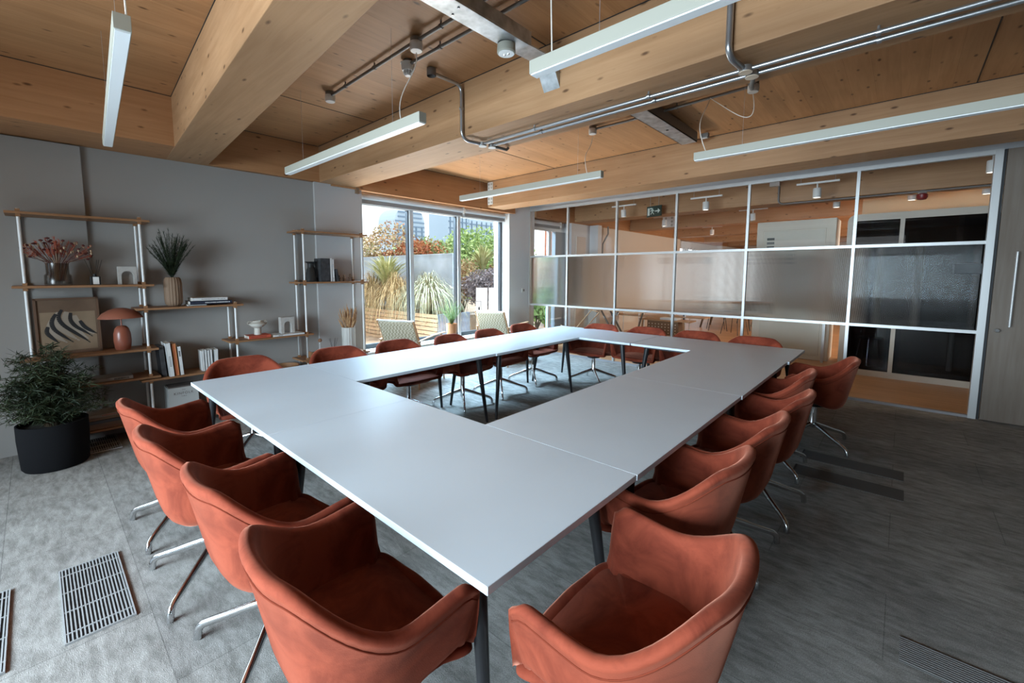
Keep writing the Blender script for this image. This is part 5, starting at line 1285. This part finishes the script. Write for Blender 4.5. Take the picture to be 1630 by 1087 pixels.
for x0, x1 in ((0.075, 0.60), (0.65, 1.60), (1.65, W_ - 0.075)): MB().box(x0, x1, 0.02, 0.028, 0.09, 2.375).build('booth_pane', M['podglass'], t)
t = thing('booth_table', (4.55, 8.55, 0.105), 'round table with pale leg inside the dark booth', 'table')
MB().cyl(0.03, 0, 0.70, 16).build('leg', M['cream'], t, smooth=True); MB().cyl(0.32, 0.70, 0.725, 32).build('tabletop', M['poddark'], t, smooth=True); MB().cyl(0.15, 0, 0.012, 24).build('foot_plate', M['poddark'], t)
t = thing('booth_stool', (3.62, 8.45, 0.105), 'dark stool with wire legs inside the booth, left pane', 'stool')
MB().lathe([(0, 0.42), (0.17, 0.42), (0.18, 0.45), (0, 0.47)], 20).build('seat', M['poddark'], t, smooth=True)
for k in range(4): MB().tube([(0.1 * math.cos(k * PI / 2), 0.1 * math.sin(k * PI / 2), 0.42), (0.16 * math.cos(k * PI / 2), 0.16 * math.sin(k * PI / 2), 0)], 0.007, 6).build('leg', M['chrome'], t)
# booking display on the glass
t = thing('booking_panel', (4.475, PY + 0.045, 1.63), 'black booking tablet mounted on the fluted glass by the door', 'tablet')
MB().box(-0.115, 0.105, -0.012, 0.012, -0.058, 0.055).build('housing', M['black'], t, bevel=0.003)
MB().box(-0.105, 0.095, -0.014, -0.012, -0.05, 0.047).build('screen', M['black_frame'], t)
# --- furniture beyond the partition
def office_shelf():
    t = thing('low_shelf', (-0.95, 9.6, 0), 'low oak shelf on white posts seen under the fluted glass', 'shelf')
    for x in (-0.45, 0.12, 0.9, 1.25):
        for y in (0, 0.3): MB().cyl(0.011, 0, 0.66, 10, T(x, y, 0)).build('post', M['post'], t, smooth=True)
    MB().box(-0.6, 1.0, -0.05, 0.35, 0.50, 0.525).build('board', M['oakx'], t); MB().box(0.85, 1.7, -0.05, 0.35, 0.54, 0.565).build('board', M['oakx'], t)
    return t
office_shelf()
t = thing('sideboard', (0.05, 8.9, 0), 'oak side cabinet with perforated woven front in the next office', 'cabinet')
MB().box(-0.55, 0.60, 0, 0.40, 0.50, 0.525).build('top', M['oakx'], t); MB().box(-0.36, 0.35, 0.02, 0.38, 0.18, 0.50).build('basket_body', mat('woven_brown', (0.20, 0.12, 0.07), 0.9), t)
mb = MB()
for i in range(9):
    for j in range(4): mb.box(-0.33 + i * 0.075, -0.305 + i * 0.075, 0.017, 0.021, 0.22 + j * 0.065, 0.245 + j * 0.065)
mb.build('perforations', mat('weave_light', (0.62, 0.52, 0.40), 0.9), t)
for x in (-0.48, 0.45): MB().tube([(x, 0.05, 0.5), (x * 1.08, 0.02, 0)], 0.02, 8).build('leg', M['oakx'], t)
t = thing('book', (0.15, 9.1, 0.526), 'white stack of magazines lying on the office side cabinet', 'book'); MB().box(-0.19, 0.19, -0.12, 0.12, 0, 0.045).build('cover', cw, t)
t = thing('trestle_table', (-1.0, 8.35, 0), 'dark wooden trestle legs standing by the beige wall', 'table')
dw = mat('dark_oak', (0.13, 0.10, 0.075), 0.6)
for (p, q) in (((-0.2, 0, 0.72), (0.25, 0, 0)), ((0.25, 0, 0.72), (-0.15, 0, 0)), ((-0.2, 0.4, 0.72), (0.25, 0.4, 0)), ((0.75, 0.2, 0.72), (0.55, 0.2, 0))): MB().tube([p, q], 0.022, 8).build('leg', dw, t)
MB().box(-0.45, 0.95, -0.15, 0.6, 0.72, 0.745).build('tabletop', M['oakx'], t)
t = thing('deck_chair', (-1.15, 7.35, 0), 'pale folding wooden chair frame in the next office', 'chair', None, R(-40))
for (p, q) in (((-0.25, -0.3, 0.0), (-0.25, 0.35, 0.75)), ((0.25, -0.3, 0.0), (0.25, 0.35, 0.75)), ((-0.25, 0.35, 0.0), (-0.25, -0.35, 0.42)), ((0.25, 0.35, 0.0), (0.25, -0.35, 0.42)), ((-0.25, 0.35, 0.75), (0.25, 0.35, 0.75)), ((-0.25, -0.35, 0.42), (0.25, -0.35, 0.42))): MB().tube([p, q], 0.011, 8).build('frame_bar', M['oakx'], t)
def stool_chair(x, y, rz, lb):
    t = thing('office_chair', (x, y, 0), lb, 'chair', 'dark wire legged chairs in the next office', rz)
    MB().box(-0.22, 0.22, -0.21, 0.21, 0.44, 0.47).build('seat', M['blackmetal'], t, bevel=0.02)
    MB().box(-0.21, 0.21, 0.19, 0.215, 0.55, 0.82).build('backrest', M['blackmetal'], t, bevel=0.02)
    for sx in (-1, 1):
        for sy in (-1, 1): MB().tube([(sx * 0.17, sy * 0.17, 0.44), (sx * 0.23, sy * 0.23, 0)], 0.008, 6).build('leg', M['blackmetal'], t)
        MB().tube([(sx * 0.18, 0.19, 0.44), (sx * 0.18, 0.205, 0.6)], 0.008, 6).build('back_strut', M['blackmetal'], t)
    return t
s0 = stool_chair(0.25, 12.2, 0.4, 'dark wire legged chair left of the distant wooden table')
for x, y, rz, lb in ((0.85, 11.6, -0.3, 'dark wire legged chair in front of the distant wooden table'), (1.15, 13.4, 0.9, 'dark wire legged chair behind the distant wooden table'), (0.4, 14.6, 0.2, 'dark wire legged chair farthest in the next office')): dup(s0, (x, y, 0), rz, lb)
t = thing('work_table', (0.5, 13.0, 0), 'distant wooden work table with splayed oak legs', 'table')
MB().box(-0.9, 0.6, -0.5, 0.5, 0.72, 0.75).build('tabletop', M['oakx'], t)
for sx, sy in ((-0.8, -0.4), (0.5, -0.4), (-0.8, 0.4), (0.5, 0.4)): MB().tube([(sx * 0.8, sy, 0.72), (sx, sy * 1.1, 0)], [0.04, 0.025], 8).build('leg', dw, t)
sprigs('potted_palm', 0.25, 9.65, 1.95, 9, 0.25, 0.22, dg, 'small dark leaved plant top seen above the fluted glass', needle=0.09, seed=4, dens=40)
t = thing('plant_stand', (0.25, 9.65, 0), 'tall slim stand carrying the small dark plant in the office', 'stand')
MB().cyl(0.02, 0.01, 1.80, 10).build('pole', M['blackmetal'], t); MB().cyl(0.08, 1.80, 1.95, 20).build('pot', M['black'], t); MB().cyl(0.15, 0, 0.012, 20).build('base', M['blackmetal'], t)
